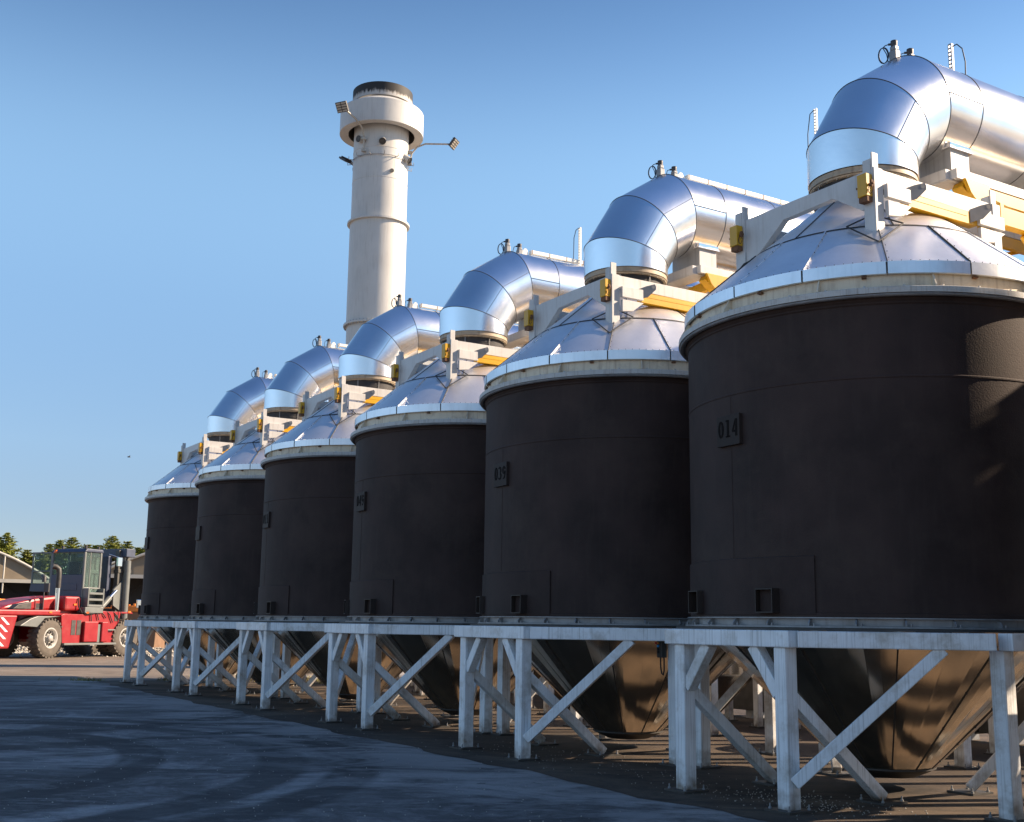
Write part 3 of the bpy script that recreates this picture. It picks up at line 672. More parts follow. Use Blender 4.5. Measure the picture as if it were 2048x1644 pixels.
def make_hopper(loc):
    hp = empty('dust_hopper', loc, RZ); m = MB()
    m.lathe([(.05, 1.62), (.55, 1.50), (.97, 1.14), (.97, .92)], 64, 0, True); m.lathe([(.985, .93), (.985, .90)], 64, 1); m.lathe([(.96, .91), (.30, .22)], 48, 0, False); m.lathe([(.30, .22), (.28, .12), (.01, .12)], 32, 1)
    m.build('drum', [STEEL, DARKST], hp)
    for a in (.4, 1.97, 3.54, 5.1):
        d = Vector((math.cos(a), math.sin(a), 0)); m = MB(); m.box((d.x*1.05-.06, d.y*1.05-.06, .02), (d.x*1.05+.06, d.y*1.05+.06, 1.0)); lg = m.build('leg', GALV, hp, .006)
        plate_bm(d.x*1.05, d.y*1.05, .24).build('base_plate', [DARKST, GREYF], lg)
    return hp
hp0 = None
for i in range(0, 6):
    loc = W(-SP*i+SP*0-2.6, 3.75); hp = make_hopper(loc) if hp0 is None else copy_tree(hp0); hp0 = hp0 or hp; hp.location = loc
    tag(hp, 'small stainless dust drum on four legs behind the stand ' + where[i], 'hopper', 'dust drums behind the stands')
# added dark housing along the back, put in to darken the gaps between legs
cv = empty('backdrop_housing', W(0, 0), RZ)
x = -SP*4.6; k = 0
while x < SP*.9:
    m = MB(); m.box((x, 5.45, .16), (x+2.37, 6.0, 1.36)); m.box((x-.02, 5.41, 1.36), (x+2.39, 6.04, 1.40)); m.box((x+2.37, 5.40, .14), (x+2.40, 6.05, 1.36)); m.build('backdrop_section', DARKST, cv, .01)
    m = MB(); m.box((x+.3, 5.5, .006), (x+.45, 5.95, .16)); m.box((x+1.9, 5.5, .006), (x+2.05, 5.95, .16)); m.build('foot', GREYF, cv)
    x += 2.41
tag(cv, 'added long dark conveyor housing on feet behind the stands', 'backdrop')
m = MB(); y0, y1 = -SP*5-.8, SP*1+2.5  # unseen collector duct, added and placed to block sun between the tanks
N = 48; ring = lambda x: [Vector((x, 5.9+.78*math.cos(2*PI*k/N), 6.4+.78*math.sin(2*PI*k/N))) for k in range(N)]
a_, b_ = ring(y0), ring(y1); m.add(a_+b_, [(k, (k+1) % N, N+(k+1) % N, N+k) for k in range(N)], 0, True)
m.add(a_, [tuple(range(N))]); m.add(b_, [tuple(range(N))[::-1]])
x = y0
while x < y1: m.tube(ring(x), .008, 5, 1, closed=True); x += 2.4
hd = m.build('added_collector_duct', [ALU, SEAM], None, loc=C0, rz=RZ)
tag(hd, 'wide horizontal aluminium collector duct, unseen, added behind the row to block sun', 'duct')

# control box hanging on a stand leg
cb = empty('control_box', W(-SP+2.08, -1.02, 1.35), RZ)
m = MB(); m.box((-.05, -.06, 0), (.05, .03, .21)); m.build('housing', DARKST, cb, .006)
for k, (mt_, xx) in enumerate(((BTNR, -.022), (BTNO, .022), (BTNB, 0), (RUBD, 0), (RUBD, 0))):
    z = .185 if k < 2 else .185-.038*(k-1)
    m = MB(); m.tube([(xx-.03, -.060, z), (xx-.03, -.078, z)] if k < 2 else [(-.01, -.060, z), (-.01, -.078, z)], .016, 10); m.build('push_button', mt_, cb)
m = MB(); m.tube([(-.02, -.02, 0), (-.02, -.02, -.12), (0, -.02, -.20), (.03, -.02, -.22), (.05, -.02, -.16), (.05, -.02, .0)], .010, 6); m.build('cable', RUBD, cb)
tag(cb, 'small black push-button box with red and blue buttons on a stand leg', 'control box')

# ------------------------------------------------------------ chimney with floodlights
cx, cy = -5.62, 46.0
ch = empty('chimney', (cx, cy, 0))
m = MB(); m.lathe([(1.15, 0), (1.15, 13.50), (1.17, 13.52), (1.17, 17.84), (1.14, 17.86), (1.14, 23.2)], 72)
for z in (13.55, 17.88): m.lathe([(1.17, z-.05), (1.28, z-.05), (1.28, z+.03), (1.15, z+.04)], 72)
for k in range(48):
    a = 2*PI*k/48; d = Vector((math.cos(a), math.sin(a), 0)); m.tube([d*1.235+Vector((0, 0, 13.44)), d*1.235+Vector((0, 0, 13.62))], .025, 6, 1)
for z in (15.9, 19.6, 20.9): m.lathe([(1.141, z), (1.150, z+.01), (1.141, z+.02)], 72)
m.build('shaft', [CHIM, GREYF], ch)
m = MB(); m.lathe([(1.22, 23.12), (1.255, 23.12), (1.255, 23.68), (1.20, 23.68), (1.20, 23.13)], 72); m.build('cap_ring', SOOT, ch)
m = MB(); m.lathe([(1.38, 21.80), (1.74, 21.78), (1.74, 22.74), (1.71, 22.78), (1.26, 23.04), (1.17, 23.06)], 72); m.lathe([(1.38, 21.80), (1.38, 22.75)], 72, 1); m.build('cowl', [CHIM, DARKST], ch)
for (ang, z, L, tilt) in ((-81, 21.22, .34, -.9), (-128, 21.28, .36, -.2), (-22, 20.75, .40, -.9), (-60, 19.9, .14, -.2)):
    a = R_(ang); d = Vector((math.cos(a), math.sin(a), 0)); p = d*1.05+Vector((0, 0, z)); q = d*(1.14+L*.55)+Vector((0, 0, z+tilt*L*.6)); r = .145 if L > .2 else .085
    m = MB(); m.tube([p, q], r, 20, 0, caps=False); m.tube([q, p.lerp(q, .2)], r*.88, 20, 1); m.build('nozzle', [CHIM, DARKST], ch)
m = MB(); z = 20.55; m.tube([Vector((1.19*math.cos(2*PI*k/40), 1.19*math.sin(2*PI*k/40), z)) for k in range(40)], .015, 5, closed=True)
for k in range(14):
    a = 2*PI*k/14; d = Vector((math.cos(a), math.sin(a), 0)); m.tube([d*1.13+Vector((0, 0, z)), d*1.38+Vector((0, 0, z-.03)), d*1.38+Vector((0, 0, z+.10))], .016, 5)
m.build('hook_ring', GREYF, ch)
tag(ch, 'tall pale round chimney with sooty top and flared collar', 'chimney')

def flood(arm, head, fwd, up, label, cols=2):
    fl = empty('flood_light', arm[0])
    o = Vector(arm[0]); m = MB(); m.tube([Vector(p)-o for p in arm], .038, 8)
    for dz in (0., .5): m.box((-.08, -.08, dz-.05), (.08, .08, dz+.05))
    m.build('arm', LEDM, fl)
    h = Vector(head)-o; f = Vector(fwd).normalized(); u = Vector(up); u = (u-f*u.dot(f)).normalized(); s = f.cross(u)
    m = MB(); m.bar(h-f*.05, h+f*.03, .50, .42, u)
    for k in range(4): m.bar(h-f*.11+u*(.15-.10*k), h-f*.05+u*(.15-.10*k), .4, .02, u)
    m.bar(Vector(arm[-1])-o, h-f*.05, .06, .06); hd = m.build('lamp_head', CAPD, fl)
    m = MB()
    for k in range(4):
        for c in (-1, 1): m.bar(h+f*.031+u*(.15-.10*k)+s*(.12*c), h+f*.05+u*(.15-.10*k)+s*(.12*c), .20, .065, u)
    m.build('lens', LEDM, hd)
    return tag(fl, label, 'floodlight', 'floodlights on the chimney')
flood([(cx-.58, cy-1.12, 20.7), (cx-.58, cy-1.14, 21.3), (cx-.66, cy-1.35, 21.62), (cx-.88, cy-1.65, 21.85), (cx-1.2, cy-2.05, 22.0)], (cx-1.36, cy-2.2, 22.08), (-.35, -.75, -.55), (0, 0, 1), 'floodlight on a bent arm at upper left, lenses facing the yard')
flood([(cx+1.22, cy, 20.6), (cx+1.28, cy, 21.05), (cx+1.5, cy, 21.35), (cx+1.85, cy, 21.5), (cx+2.85, cy, 21.5)], (cx+3.05, cy, 21.52), (.75, -.25, -.60), (0, 0, 1), 'floodlight on a long straight arm reaching right of the chimney')
flood([(cx-1.05, cy+.45, 20.2), (cx-1.15, cy+.5, 20.7), (cx-1.25, cy+.55, 20.85)], (cx-1.55, cy+.7, 21.0), (-.45, .35, -.9), (0, 0, 1), 'lower floodlight half hidden behind the left side of the chimney')

# ------------------------------------------------------------ forklift
FH = R_(65)
fk = empty('forklift_truck', (-20.36, 52.72, 0), FH)
def wheel(x, y, dual=False, steer=0.):
    w = empty('wheel', (x, y, .88)); w.parent = fk; w.rotation_euler = (0, 0, steer)
    m = MB(); R, r0, hw = .86, .46, .27
    prof = [(-hw, r0), (-hw-.0, .62), (-hw, .76), (-hw+.05, R-.03), (-hw+.10, R), (hw-.10, R), (hw-.05, R-.03), (hw, .76), (hw, .62), (hw, r0)]
    n = 48; vs = []; fs = []
    for (a, r) in prof:
        for k in range(n): t = 2*PI*k/n; vs.append((r*math.cos(t), a, r*math.sin(t)))
    for i in range(len(prof)-1):
        for k in range(n): fs.append((i*n+k, i*n+(k+1) % n, (i+1)*n+(k+1) % n, (i+1)*n+k))
    m.add(vs, fs, 0, True)
    for k in range(26):
        t = 2*PI*k/26
        for s in (-1, 1):
            tt = t+(.06 if s > 0 else -.06); d = Vector((math.cos(tt), 0, math.sin(tt))); tg = Vector((-d.z, 0, d.x))
            m.bar(d*(R-.005)+Vector((0, s*.03, 0)), d*(R-.02)+Vector((0, s*(hw+.012), 0))+tg*.05*s, .115, .075, d)
    ty = m.build('tyre', RUBBER, w)
    m = MB()
    for s in (-1,):
        ring = [(-hw+.02, .47), (-hw-.01, .46), (-hw-.01, .40), (-hw+.10, .36), (-hw+.13, .18), (-hw+.02, .15), (-hw-.03, .13), (-hw-.03, .001)]
        vs = []; fs = []; n = 32
        for (a, r) in ring:
            for k in range(n): t = 2*PI*k/n; vs.append((r*math.cos(t), a, r*math.sin(t)))
        for i in range(len(ring)-1):
            for k in range(n): fs.append((i*n+k, i*n+(k+1) % n, (i+1)*n+(k+1) % n, (i+1)*n+k))
        m.add(vs, fs, 0, True)
    for k in range(10):
        t = 2*PI*k/10; c = Vector((.27*math.cos(t), -hw+.10, .27*math.sin(t))); m.tube([c, c+Vector((0, -.06, 0))], .055, 8, 1)
        t += .3; c = Vector((.36*math.cos(t), -hw+.10, .36*math.sin(t))); m.tube([c, c+Vector((0, -.05, 0))], .025, 6, 0)
    m.build('rim', [RIMM, DARKST], w)
    return w
wheel(0, .28, steer=.12); wheel(0, 2.95, steer=.12)
for y in (.28, .88, 2.5, 3.1): wheel(4.72, y)
# body
m = MB()
m.prism([(-2.9, 1.86), (-2.05, 1.86), (.55, 1.88), (.62, 2.12), (-2.9, 2.10), (-3.2, 2.0)], (0, 1.6, 0), (1, 0, 0), (0, 0, 1), (0, 1, 0), 3.0)
m.prism([(-2.9, .45), (-2.15, .45), (-1.80, 1.86), (-3.0, 1.86)], (0, 1.6, 0), (1, 0, 0), (0, 0, 1), (0, 1, 0), 3.0)
m.build('counterweight', RED, fk, .06)
m = MB()
for k in range(4):
    z = .62+.30*k; m.prism([(0, 0), (.15, 0), (-.22, .30), (-.37, .30)], (-2.36-.07*(3-k), .096, z-.06), (1, 0, 0), (0, 0, 1), (0, 1, 0), .012)
for k in range(4):
    for j in range(3):
        z = .62+.30*k; m.prism([(0, 0), (.10, 0), (-.22, .24), (-.32, .24)], (-3.02+0*j, .5+.45*j, z), (0, 1, 0), (0, 0, 1), (1, 0, 0), .03)
m.build('warning_stripes', STRIPE, fk)
m = MB(); m.prism([(.78, .66), (4.02, .66), (4.30, 2.02), (5.15, 2.02), (5.05, 2.10), (4.15, 2.10), (3.2, 2.10), (2.6, 2.10), (2.2, 1.95), (.80, 1.95), (.62, 1.9)], (0, .14, 0), (1, 0, 0), (0, 0, 1), (0, 1, 0), .12)
m.prism([(.78, .66), (4.02, .66), (4.30, 2.02), (5.15, 2.02), (.62, 1.9)], (0, 3.1, 0), (1, 0, 0), (0, 0, 1), (0, 1, 0), .12)
m.box((.8, .25, .8), (4.0, 3.0, 1.9)); m.box((.62, .55, 1.86), (3.9, 2.7, 2.12)); m.build('chassis', RED, fk, .03)
m = MB(); m.box((1.9, -.10, .70), (2.75, .09, 1.63)); m.build('side_locker', RED, fk, .04); m = MB(); m.box((2.95, -.14, .70), (3.35, .09, 1.62)); m.build('side_locker', RED, fk, .04)
m = MB(); m.box((2.76, -.05, .68), (2.94, .08, 1.50)); m.box((.8, -.04, .57), (4.03, .12, .66)); m.box((3.3, -.06, 1.22), (3.9, .0, 1.28)); m.build('side_step', TGREY, fk, .01)
m = MB()
for x in (1.25, 1.58): m = MB(); m.box((x, .065, 1.02), (x+.25, .079, 1.68)); m.build('grille', DARKST, fk)
m = MB(); m.box((3.92, .065, 1.66), (4.12, .079, 1.95)); m.build('grille', DARKST, fk)
m = MB(); m.prism([(-2.2, 2.10), (1.95, 2.10), (1.95, 2.72), (1.2, 2.78), (-.2, 2.62), (-1.6, 2.32)], (0, 1.75, 0), (1, 0, 0), (0, 0, 1), (0, 1, 0), 1.7); m.build('engine_hood', RED, fk, .12)
m = MB(); m.prism([(-1.7, 2.14), (-.7, 2.14), (-.7, 2.45), (-1.4, 2.34)], (0, 1.2, 0), (1, 0, 0), (0, 0, 1), (0, 1, 0), 1.3); m.build('rear_intake', DARKST, fk, .02)
m = MB(); m.box((1.0, .30, 2.10), (1.95, .95, 2.76)); m.build('side_cowl', RED, fk, .10)
m = MB(); m.prism([(-1.7, 1.42), (-1.15, 1.72), (-.75, 1.84), (.60, 1.84), (-.35, 1.75), (-.75, 1.36)], (0, .35, 0), (1, 0, 0), (0, 0, 1), (0, 1, 0), .62); m.build('mudguard', TGREY, fk, .02)
m = MB(); m.tube([(.55, .35, 2.12), (.55, .35, 3.15)], .10, 14); ex = m.build('exhaust_stack', CHROME, fk)
m = MB(); m.tube([(.55, .35, 3.1), (.55, .35, 3.75), (.54, .37, 3.95), (.42, .45, 4.06), (.30, .52, 4.08)], .115, 14); m.build('exhaust_tip', DARKST, ex)
# cab
X0, X1, Y0, Y1, Z0, Z1 = 2.10, 3.10, .42, 2.40, 2.15, 4.82
m = MB()
for (x, y) in ((X0, Y0), (X0, Y1), (X1, Y0), (X1, Y1)): m.box((x-.055, y-.055, Z0), (x+.055, y+.055, Z1))
m.box((X0-.05, Y0-.05, 3.12), (X1+.05, Y0+.02, 3.20)); m.box((X0, Y0, Z0), (X1, Y1, 3.05)); m.box((X0-.05, Y1-.02, 3.12), (X1+.05, Y1+.05, 3.20)); m.box((2.42, Y0-.04, 3.1), (2.48, Y0+.04, Z1))
m.build('cab', TGREY, fk, .03)
m = MB(); m.box((X0-.07, Y0+.02, 2.55), (X0+.02, Y1-.02, 3.78)); m.box((X0-.09, Y0+.3, 3.05), (X0-.06, Y1-.35, 3.35)); m.build('rear_wall', NAVY, fk, .03)
m = MB(); m.prism([(-.10, 0), (1.15, 0), (1.06, .16), (.05, .18)], (X0, (Y0+Y1)/2, Z1), (1, 0, 0), (0, 0, 1), (0, 1, 0), 2.15); m.build('cab_roof', NAVY, fk, .05)
m = MB(); m.box((X0-.012, Y0+.06, 3.80), (X0+.002, Y1-.06, Z1)); m.build('rear_window', GLASS, fk)
m = MB(); m.prism([(.06, 0), (.06, 1.55), (.94, 1.55), (.94, -.45), (.5, -.3)], (X0, Y0-.02, 3.25), (1, 0, 0), (0, 0, 1), (0, 1, 0), .014); m.build('side_window', GLASS, fk)
m = MB(); m.prism([(.06, 0), (.06, 1.55), (.94, 1.55), (.94, 0)], (X0, Y1+.02, 3.25), (1, 0, 0), (0, 0, 1), (0, 1, 0), .014); m.build('side_window', GLASS, fk)
m = MB(); m.box((X1-.002, Y0+.06, 3.25), (X1+.012, Y1-.06, Z1)); m.build('windscreen', GLASS, fk)
m = MB(); m.box((2.35, .95, 3.15), (2.55, 1.65, 4.40)); m.box((2.35, .95, 3.1), (2.85, 1.65, 3.35)); m.build('seat', RUBD, fk, .05)
# open door on the far side
dr = empty('open_door', (X0, Y1+.06, 3.0)); dr.parent = fk
m = MB(); m.box((-.03, 0, 1.78), (.03, 1.22, 1.85)); m.box((-.03, 1.16, .35), (.03, 1.24, 1.85)); m.box((-.03, 0, 0), (.03, .07, 1.85)); m.box((-.03, .0, .92), (.03, 1.22, .97)); m.build('door_frame', TGREY, dr, .01)
m = MB(); m.prism([(.06, .36), (1.2, .36), (1.2, 1.80), (.06, 1.80)], (0, 0, 0), (0, 1, 0), (0, 0, 1), (1, 0, 0), .014); m.build('door_glass', GLASS, dr)
m = MB(); m.prism([(.05, -.02), (1.30, .0), (1.24, .35), (.05, .35)], (0, 0, 0), (0, 1, 0), (0, 0, 1), (1, 0, 0), .05); m.build('door_panel', NAVY, dr, .01)
# access ladder under the cab
m = MB(); m.box((2.08, .02, 2.30), (2.16, .42, 3.15)); m.box((3.02, .02, 2.30), (3.10, .42, 3.15))
for z in (2.30, 2.58, 2.86): m.box((2.16, .02, z), (3.02, .30, z+.10))
m.box((1.92, -.02, 2.02), (3.05, .50, 2.28)); m.build('access_steps', TGREY, fk, .015)
# mast
m = MB()
for y in (.55, 2.55): m.box((4.30, y-.12, .5), (4.58, y+.12, 5.05)); m.box((4.66, y-.07, .5), (4.82, y+.07, 5.0)); m.box((4.95, y-.06, .5), (5.14, y+.06, 5.0)); m.box((4.28, y-.16, 3.95), (5.16, y+.16, 4.12))
m.box((4.60, .3, 2.0), (4.88, 2.8, 2.25)); m.build('mast', MASTG, fk, .02)
m = MB(); m.box((4.45, .10, 4.72), (5.05, 3.3, 5.12)); m.box((4.40, .40, 4.30), (4.60, .56, 4.9)); m.box((3.95, .75, 2.3), (4.20, 1.15, 4.75)); m.build('cross_head', NAVY, fk, .03)
for y in (.25, 2.85): m = MB(); m.tube([(4.72, y, 1.8), (4.72, y, 4.55)], .16, 16); m.build('lift_cylinder', TGREY, fk)
for y in (.30, 2.6):
    m = MB(); m.tube([(3.05, y, 2.12), (3.75, y, 2.75)], .13, 14); m.tube([(3.75, y, 2.75), (4.15, y, 3.10)], .07, 12, 1)
    m.build('tilt_cylinder', [TGREY, CHROME], fk)
    m = MB(); m.prism([(4.05, 2.4), (4.62, 2.1), (4.62, 3.6), (4.40, 3.45), (4.02, 3.15)], (0, y+.1, 0), (1, 0, 0), (0, 0, 1), (0, 1, 0), .10, 0); m.build('tilt_bracket', TGREY, fk)
for x, y in ((2.15, .45), (3.1, .6), (2.25, 2.0)): m = MB(); m.tube([(x, y, 4.97), (x, y, 5.14)], .065, 10); m.build('work_lamp', CAPD, fk)
m = MB(); m.tube([(2.1, 2.25, 4.80), (2.1, 2.25, 4.95)], [.12, .09], 12); m.build('beacon', AMBER, fk)
m = MB(); m.box((-.15, .9, 2.12), (.25, 1.35, 2.42)); m.tube([(0, .6, 2.1), (0, .6, 3.45)], .03, 6); m.tube([(-.05, .60, 3.35), (-.05, .60, 3.55), (.05, .8, 3.62)], .10, 10); m.bar((-.10, .4, 3.1), (-.02, .4, 3.1), .3, .4); m.build('rear_camera_post', CAPD, fk, .02)
m = MB(); m.bar((3.9, -.05, 4.45), (3.9, .05, 4.45), .28, .42); m.tube([(3.5, .3, 4.8), (3.9, .0, 4.65)], .025, 6); m.build('mirror', CHROME, fk, .03); m = MB(); m.bar((5.25, -.25, 2.5), (5.3, -.15, 2.5), .35, .4); m.build('mirror', CHROME, fk, .03)
for (x, y, z) in ((-.1, .09, 1.98), (2.02, .0, 2.0), (4.8, .07, 2.06), (1.5, .28, 2.35)): m = MB(); m.box((x, y-.02, z), (x+.16, y, z+.08)); m.build('side_marker', AMBER, fk)
m = MB()
for k in range(5): m.tube([(2.2+.4*k, .12, 2.12), (2.35+.4*k, .02, 1.95), (2.4+.45*k, .02, 1.6+.1*(k % 3))], .025, 6)
m.tube([(1.75, .25, 2.7), (1.72, .2, 2.3), (1.85, .1, 2.02), (2.1, .0, 1.96), (2.6, .0, 2.02)], .03, 6); m.tube([(4.2, .0, 2.15), (4.25, -.08, 1.9), (4.3, -.1, 1.5)], .02, 6)
m.build('hose', RUBD, fk)
tag(fk, 'large red and grey forklift truck seen from behind, far left of the yard', 'forklift')

# ------------------------------------------------------------ background: hangars, bins, trees, gravel, grass
def hangar(xc, y, half, eave, rise, depth, label, roof=ROOFG, bays=5):
    h = empty('arched_hangar', (xc, y, 0), math.atan2(-xc, y)); n = 24
    arc = [(-half+2*half*k/n, eave+rise*(1-abs((2*k/n)-1)**2.0)) for k in range(n+1)]
    m = MB(); vs = []; fs = []
    for (a, z) in arc: vs += [(a, 0, z), (a, depth, z)]
    for k in range(n): fs.append((2*k, 2*k+1, 2*k+3, 2*k+2))
    m.add(vs, fs, 0, True); m.box((-half, depth-.1, 0), (half, depth, eave)); m.box((-half, 1.0, 0), (-half+.08, depth, eave)); m.box((half-.08, 1.0, 0), (half, depth, eave)); m.build('roof_sheet', roof, h)
    m = MB(); m.tube([(a, -.08, z+.05) for a, z in arc], .10, 8); m.bar((-half, -.08, eave), (half, -.08, eave), .22, .26)
    for k in range(1, bays):
        a = -half+2*half*k/bays; z = eave+rise*(1-abs(a/half)**2); m.tube([(a, -.1, eave-.9), (a, -.1, z)], .07, 6)
    m.tube([(-half, -.08, 0), (-half, -.08, eave)], .15, 8); m.tube([(half, -.08, 0), (half, -.08, eave)], .15, 8)
    m.build('tube_frame', TUBEP, h)
    m = MB(); poly = [(-half, eave)]+arc[1:-1]+[(half, eave)]; m.prism(poly, (0, .1, 0), (1, 0, 0), (0, 0, 1), (0, 1, 0), .04); m.build('gable_sheet', GAUZE, h)
    m = MB()
    for k in range(bays+1):
        a = -half+2*half*k/bays; m.tube([(a, 2.5, 0), (a, 2.5, eave)], .09, 6)
        if k < bays: m.tube([(a, 2.5, eave), (a+half/bays, 2.5, eave-1.3)], .05, 5); m.tube([(a+2*half/bays, 2.5, eave), (a+half/bays, 2.5, eave-1.3)], .05, 5)
    m.box((-half, depth*.5, 0), (half, depth*.5+.1, eave)); m.build('trusses_and_shade_sheet', DSHEET, h)  # near-black sheet across the bay paints in the shade of the open interior
    tag(h, label, 'hangar', 'arched hangars behind the yard'); return h
hangar(-42.2, 85, 8.6, 4.45, 2.9, 5, 'arched open hangar with brown gable, left of the forklift cab')
hangar(-20.2, 85, 9.2, 4.75, 2.7, 6, 'arched open hangar with brown gable, right of the forklift mast')
hangar(-31.4, 101, 5.2, 4.7, 2.3, 20, 'grey roofed hangar set back between the two brown gabled ones')

def bin_(x, y, w, d, h, label, rot=0.):
    b = empty('waste_bin', (x, y, 0), rot); m = MB()
    t = .04; m.prism([(-w/2, 0), (w/2, 0), (w/2+.1, h), (-w/2-.1, h)], (0, 0, 0), (1, 0, 0), (0, 0, 1), (0, 1, 0), d); m.build('body', BROWN, b, .03)
    m = MB()
    for s in (-1, 1): m.box((-w/2-.18, s*(d/2+.08)-.1, h-.06), (w/2+.18, s*(d/2+.08)+.1, h+.24)); m.box((s*(w/2+.1)-.1, -d/2, h-.05), (s*(w/2+.1)+.1, d/2, h+.22))
    k = -w/2
    while k < w/2: m.box((k, -d/2-.14, h+.2), (k+.12, -d/2-.02, h+.34+.04*random.random())); k += .3
    m.build('orange_rim', ORANGE, b, .02)
    return tag(b, label, 'bin', 'brown bins with orange rims')
bin_(-29.6, 66, 3.0, 2.4, 2.55, 'large brown bin with jagged orange rim at the left edge')
bin_(-27.2, 70, 2.5, 2.0, 2.35, 'lower brown bin with orange rim behind the forklift tail')
bin_(-23.3, 72, 1.8, 2.0, 2.2, 'brown bin with orange rim between cab and mast')
bin_(-20.95, 68, 1.9, 2.0, 2.25, 'brown bin with orange rim just right of the mast')
bin_(-19.9, 74, 1.8, 2.0, 2.9, 'taller brown bin with orange rim next to the farthest black tank')

def pine_mesh(seed, H):
    rnd = random.Random(seed); m = MB(); z = H*.22
    while z < H*.995:
        t = (z-H*.22)/(H*.78); R = (.20*H)*(1-t)**.62*rnd.uniform(.6, 1.1)+.05; nb = 15 if t < .85 else 8
        for k in range(nb):
            a = rnd.uniform(0, 2*PI); L = R*rnd.uniform(.6, 1.1); d = Vector((math.cos(a), math.sin(a), rnd.uniform(.3, 1.1))).normalized()
            for j in range(6):
                c = Vector((0, 0, z))+d*L*(.25+.75*j/5); s = .24*(1-.45*t)
                for q in range(3):
                    e = Vector((rnd.gauss(0, 1), rnd.gauss(0, 1), rnd.gauss(.6, .8))).normalized(); f = e.cross(Vector((rnd.gauss(0, 1), rnd.gauss(0, 1), rnd.gauss(0, 1)))).normalized()
                    m.add([c-f*s*.35, c+f*s*.35, c+e*s*1.3], [(0, 1, 2)])
        z += H*.022*(1+.4*rnd.random())
    t = MB(); t.tube([(0, 0, 0), (.05, 0, H*.4), (0, .03, H*.8), (0, 0, H)], [.16, .12, .06, .02], 7)
    lm = MB()
    for k in range(18):
        z = H*(.24+.04*k); a = rnd.uniform(0, 2*PI); L = .16*H*(1-k/19); lm.tube([(0, 0, z), (math.cos(a)*L, math.sin(a)*L, z+L*.35)], [.04, .01], 4)
    t.v_limb = lm; return m, t
PM = [pine_mesh(s, 11.) for s in (1, 2, 3)]
protos = []
for m_, t_ in PM:
    p = empty('pine_tree', (0, 0, 0)); m_.build('crown', PINE, p); tr = t_.build('trunk', BARK, p); t_.v_limb.build('limb', BARK, tr); protos.append(p)
tx = []; hh = []; rnd = random.Random(3)
x = -68.
while x < -28.: tx.append((x, rnd.uniform(130, 134))); hh.append(rnd.uniform(.92, 1.02)); x += rnd.uniform(1.5, 2.0)
NF = len(tx); x = -69.
while x < -28.: tx.append((x, rnd.uniform(139, 144))); hh.append(rnd.uniform(.92, 1.08)); x += rnd.uniform(1.25, 1.7)
hh[7] = 1.04; hh[3] = .98
def nth(k):
    a = ['zeroth', 'first', 'second', 'third', 'fourth', 'fifth', 'sixth', 'seventh', 'eighth', 'ninth', 'tenth', 'eleventh', 'twelfth', 'thirteenth', 'fourteenth', 'fifteenth', 'sixteenth', 'seventeenth', 'eighteenth', 'nineteenth', 'twentieth']
    return a[k] if k <= 20 else ('twenty-'+a[k-20] if k < 30 else 'thirtieth' if k == 30 else 'thirty-'+a[k-30] if k < 40 else 'fortieth')
used = set(); rnd = random.Random(5)
for i, (x, y) in enumerate(tx):
    k = i % 3
    if k not in used: p = protos[k]; used.add(k)
    else: p = copy_tree(protos[k])
    s = hh[i]*1.0; p.location = (x+rnd.uniform(-.4, .4), y, 0); p.scale = (s*1.9, s*1.9, s*rnd.uniform(.90, .99)); p.rotation_euler = (0, 0, rnd.uniform(0, 6))
    lab = 'green pine, %s from the left in the front row of pines' % nth(i+1) if i < NF else 'green pine, %s from the left in the rear row of pines' % nth(i-NF+1)
    tag(p, lab, 'tree', 'pine trees behind the hangars')

# gravel heap strip behind the truck
m = MB(); rnd = random.Random(11)
def pebble(mb, x, y, z, s):
    vs = []
    for k in range(6):
        d = [(1, 0, 0), (-1, 0, 0), (0, 1, 0), (0, -1, 0), (0, 0, 1), (0, 0, -1)][k]; vs.append((x+d[0]*s*rnd.uniform(.6, 1.1), y+d[1]*s*rnd.uniform(.6, 1.1), z+d[2]*s*rnd.uniform(.5, .9)))
    mb.add(vs, [(0, 2, 4), (2, 1, 4), (1, 3, 4), (3, 0, 4), (2, 0, 5), (1, 2, 5), (3, 1, 5), (0, 3, 5)])
for k in range(5200):
    x = rnd.uniform(-34, -15); y = 60+rnd.gauss(0, 1.3); hgt = max(0, .34*math.exp(-((y-60.3)/1.0)**2)); pebble(m, x, y, hgt*rnd.random()+.02, rnd.uniform(.04, .11))
g = m.build('gravel', STONE); g['kind'] = 'stuff'; tag(g, 'low strip of pale loose gravel behind the forklift wheels', 'gravel')
m = MB()
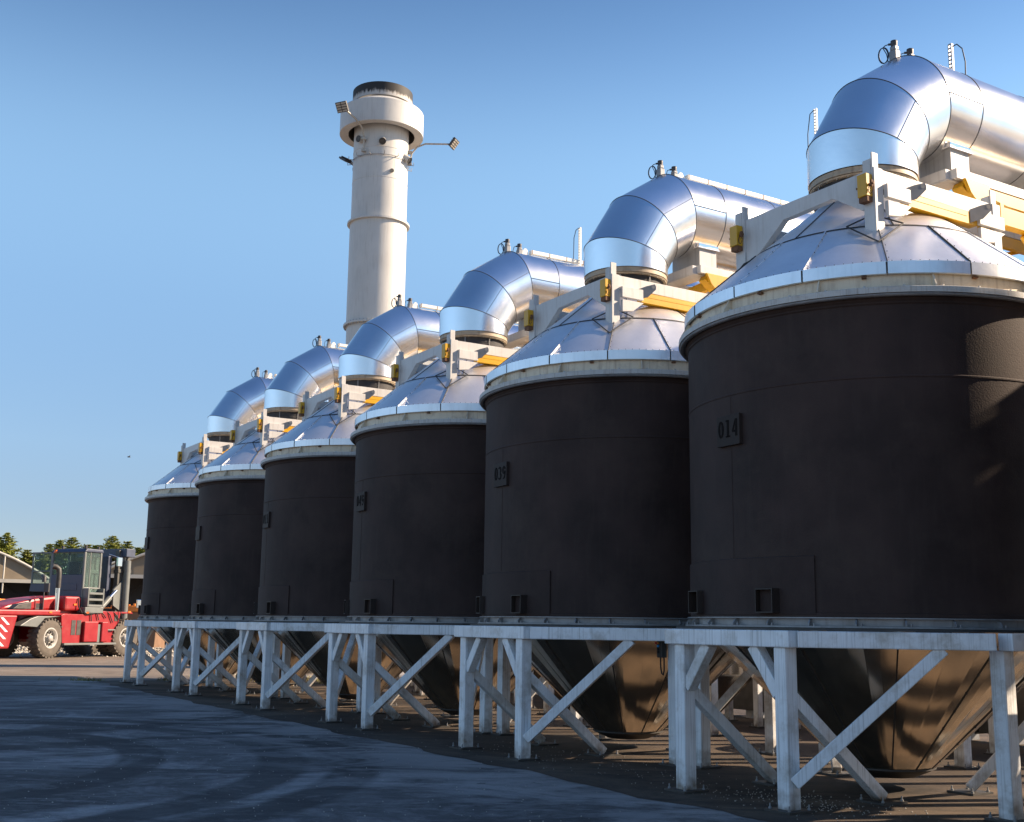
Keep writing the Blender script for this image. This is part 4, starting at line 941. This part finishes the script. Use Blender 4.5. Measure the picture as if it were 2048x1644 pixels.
for k in range(1500):
    u = rnd.uniform(-31, -25.6); v = 2.9+rnd.gauss(0, .5)+(-u-25.6)*.05
    p = W(-24.0+rnd.uniform(-4.5, 1.5), rnd.gauss(2.6, .9)); a = rnd.uniform(0, 6.3); hgt = rnd.uniform(.02, .10)*(1.8 if rnd.random() < .15 else 1)
    d = Vector((math.cos(a), math.sin(a), 0))*.012; tip = p+Vector((rnd.gauss(0, .03), rnd.gauss(0, .03), hgt)); m.add([p-d, p+d, tip], [(0, 1, 2)])
for (x, y) in ((-12.3, 34.4), (-11.9, 34.3), (-9.9, 34.9)):
    for k in range(60):
        a = rnd.uniform(0, 6.3); p = Vector((x+rnd.gauss(0, .16), y+rnd.gauss(0, .12), 0)); d = Vector((math.cos(a), math.sin(a), 0))*.012; m.add([p-d, p+d, p+Vector((rnd.gauss(0, .07), rnd.gauss(0, .07), rnd.uniform(.04, .14)))], [(0, 1, 2)])
g = m.build('grass', GRASS); g['kind'] = 'stuff'; tag(g, 'thin dry grass and weeds on the ground beyond the far end of the row', 'grass')
m = MB()
for k in range(500):
    p = W(rnd.gauss(.4, .5) if k < 250 else rnd.uniform(-6, 3), rnd.gauss(-1.8, .35)); pebble(m, p.x, p.y, .010, rnd.uniform(.004, .011))
for k in range(700):
    a = rnd.uniform(-.42, .1); dd = rnd.uniform(9, 26); x, y = dd*math.sin(a), dd*math.cos(a); pebble(m, x, y, .004, rnd.uniform(.004, .012))
g = m.build('spilled_grit', STONE); g['kind'] = 'stuff'; tag(g, 'fine pale grit scattered on the yard and under the stands', 'grit')

b = empty('bird', (-40.4, 122, 18.6)); m = MB(); m.tube([(-.18, 0, 0), (-.08, 0, .01), (.08, 0, .02), (.2, 0, .03)], [.01, .05, .05, .015], 8); m.build('body', DARKST, b)
for s in (-1, 1):
    m = MB(); m.prism([(-.08, 0), (.08, 0), (.03, .34), (-.02, .36)], (0, 0, .03), (1, 0, 0), (0, s*.9, .35), (0, 0, 1), .012); m.build('wing', DARKST, b)
b.rotation_euler = (0, 0, .7); tag(b, 'tiny dark bird flying in the blue sky left of the tanks', 'bird')
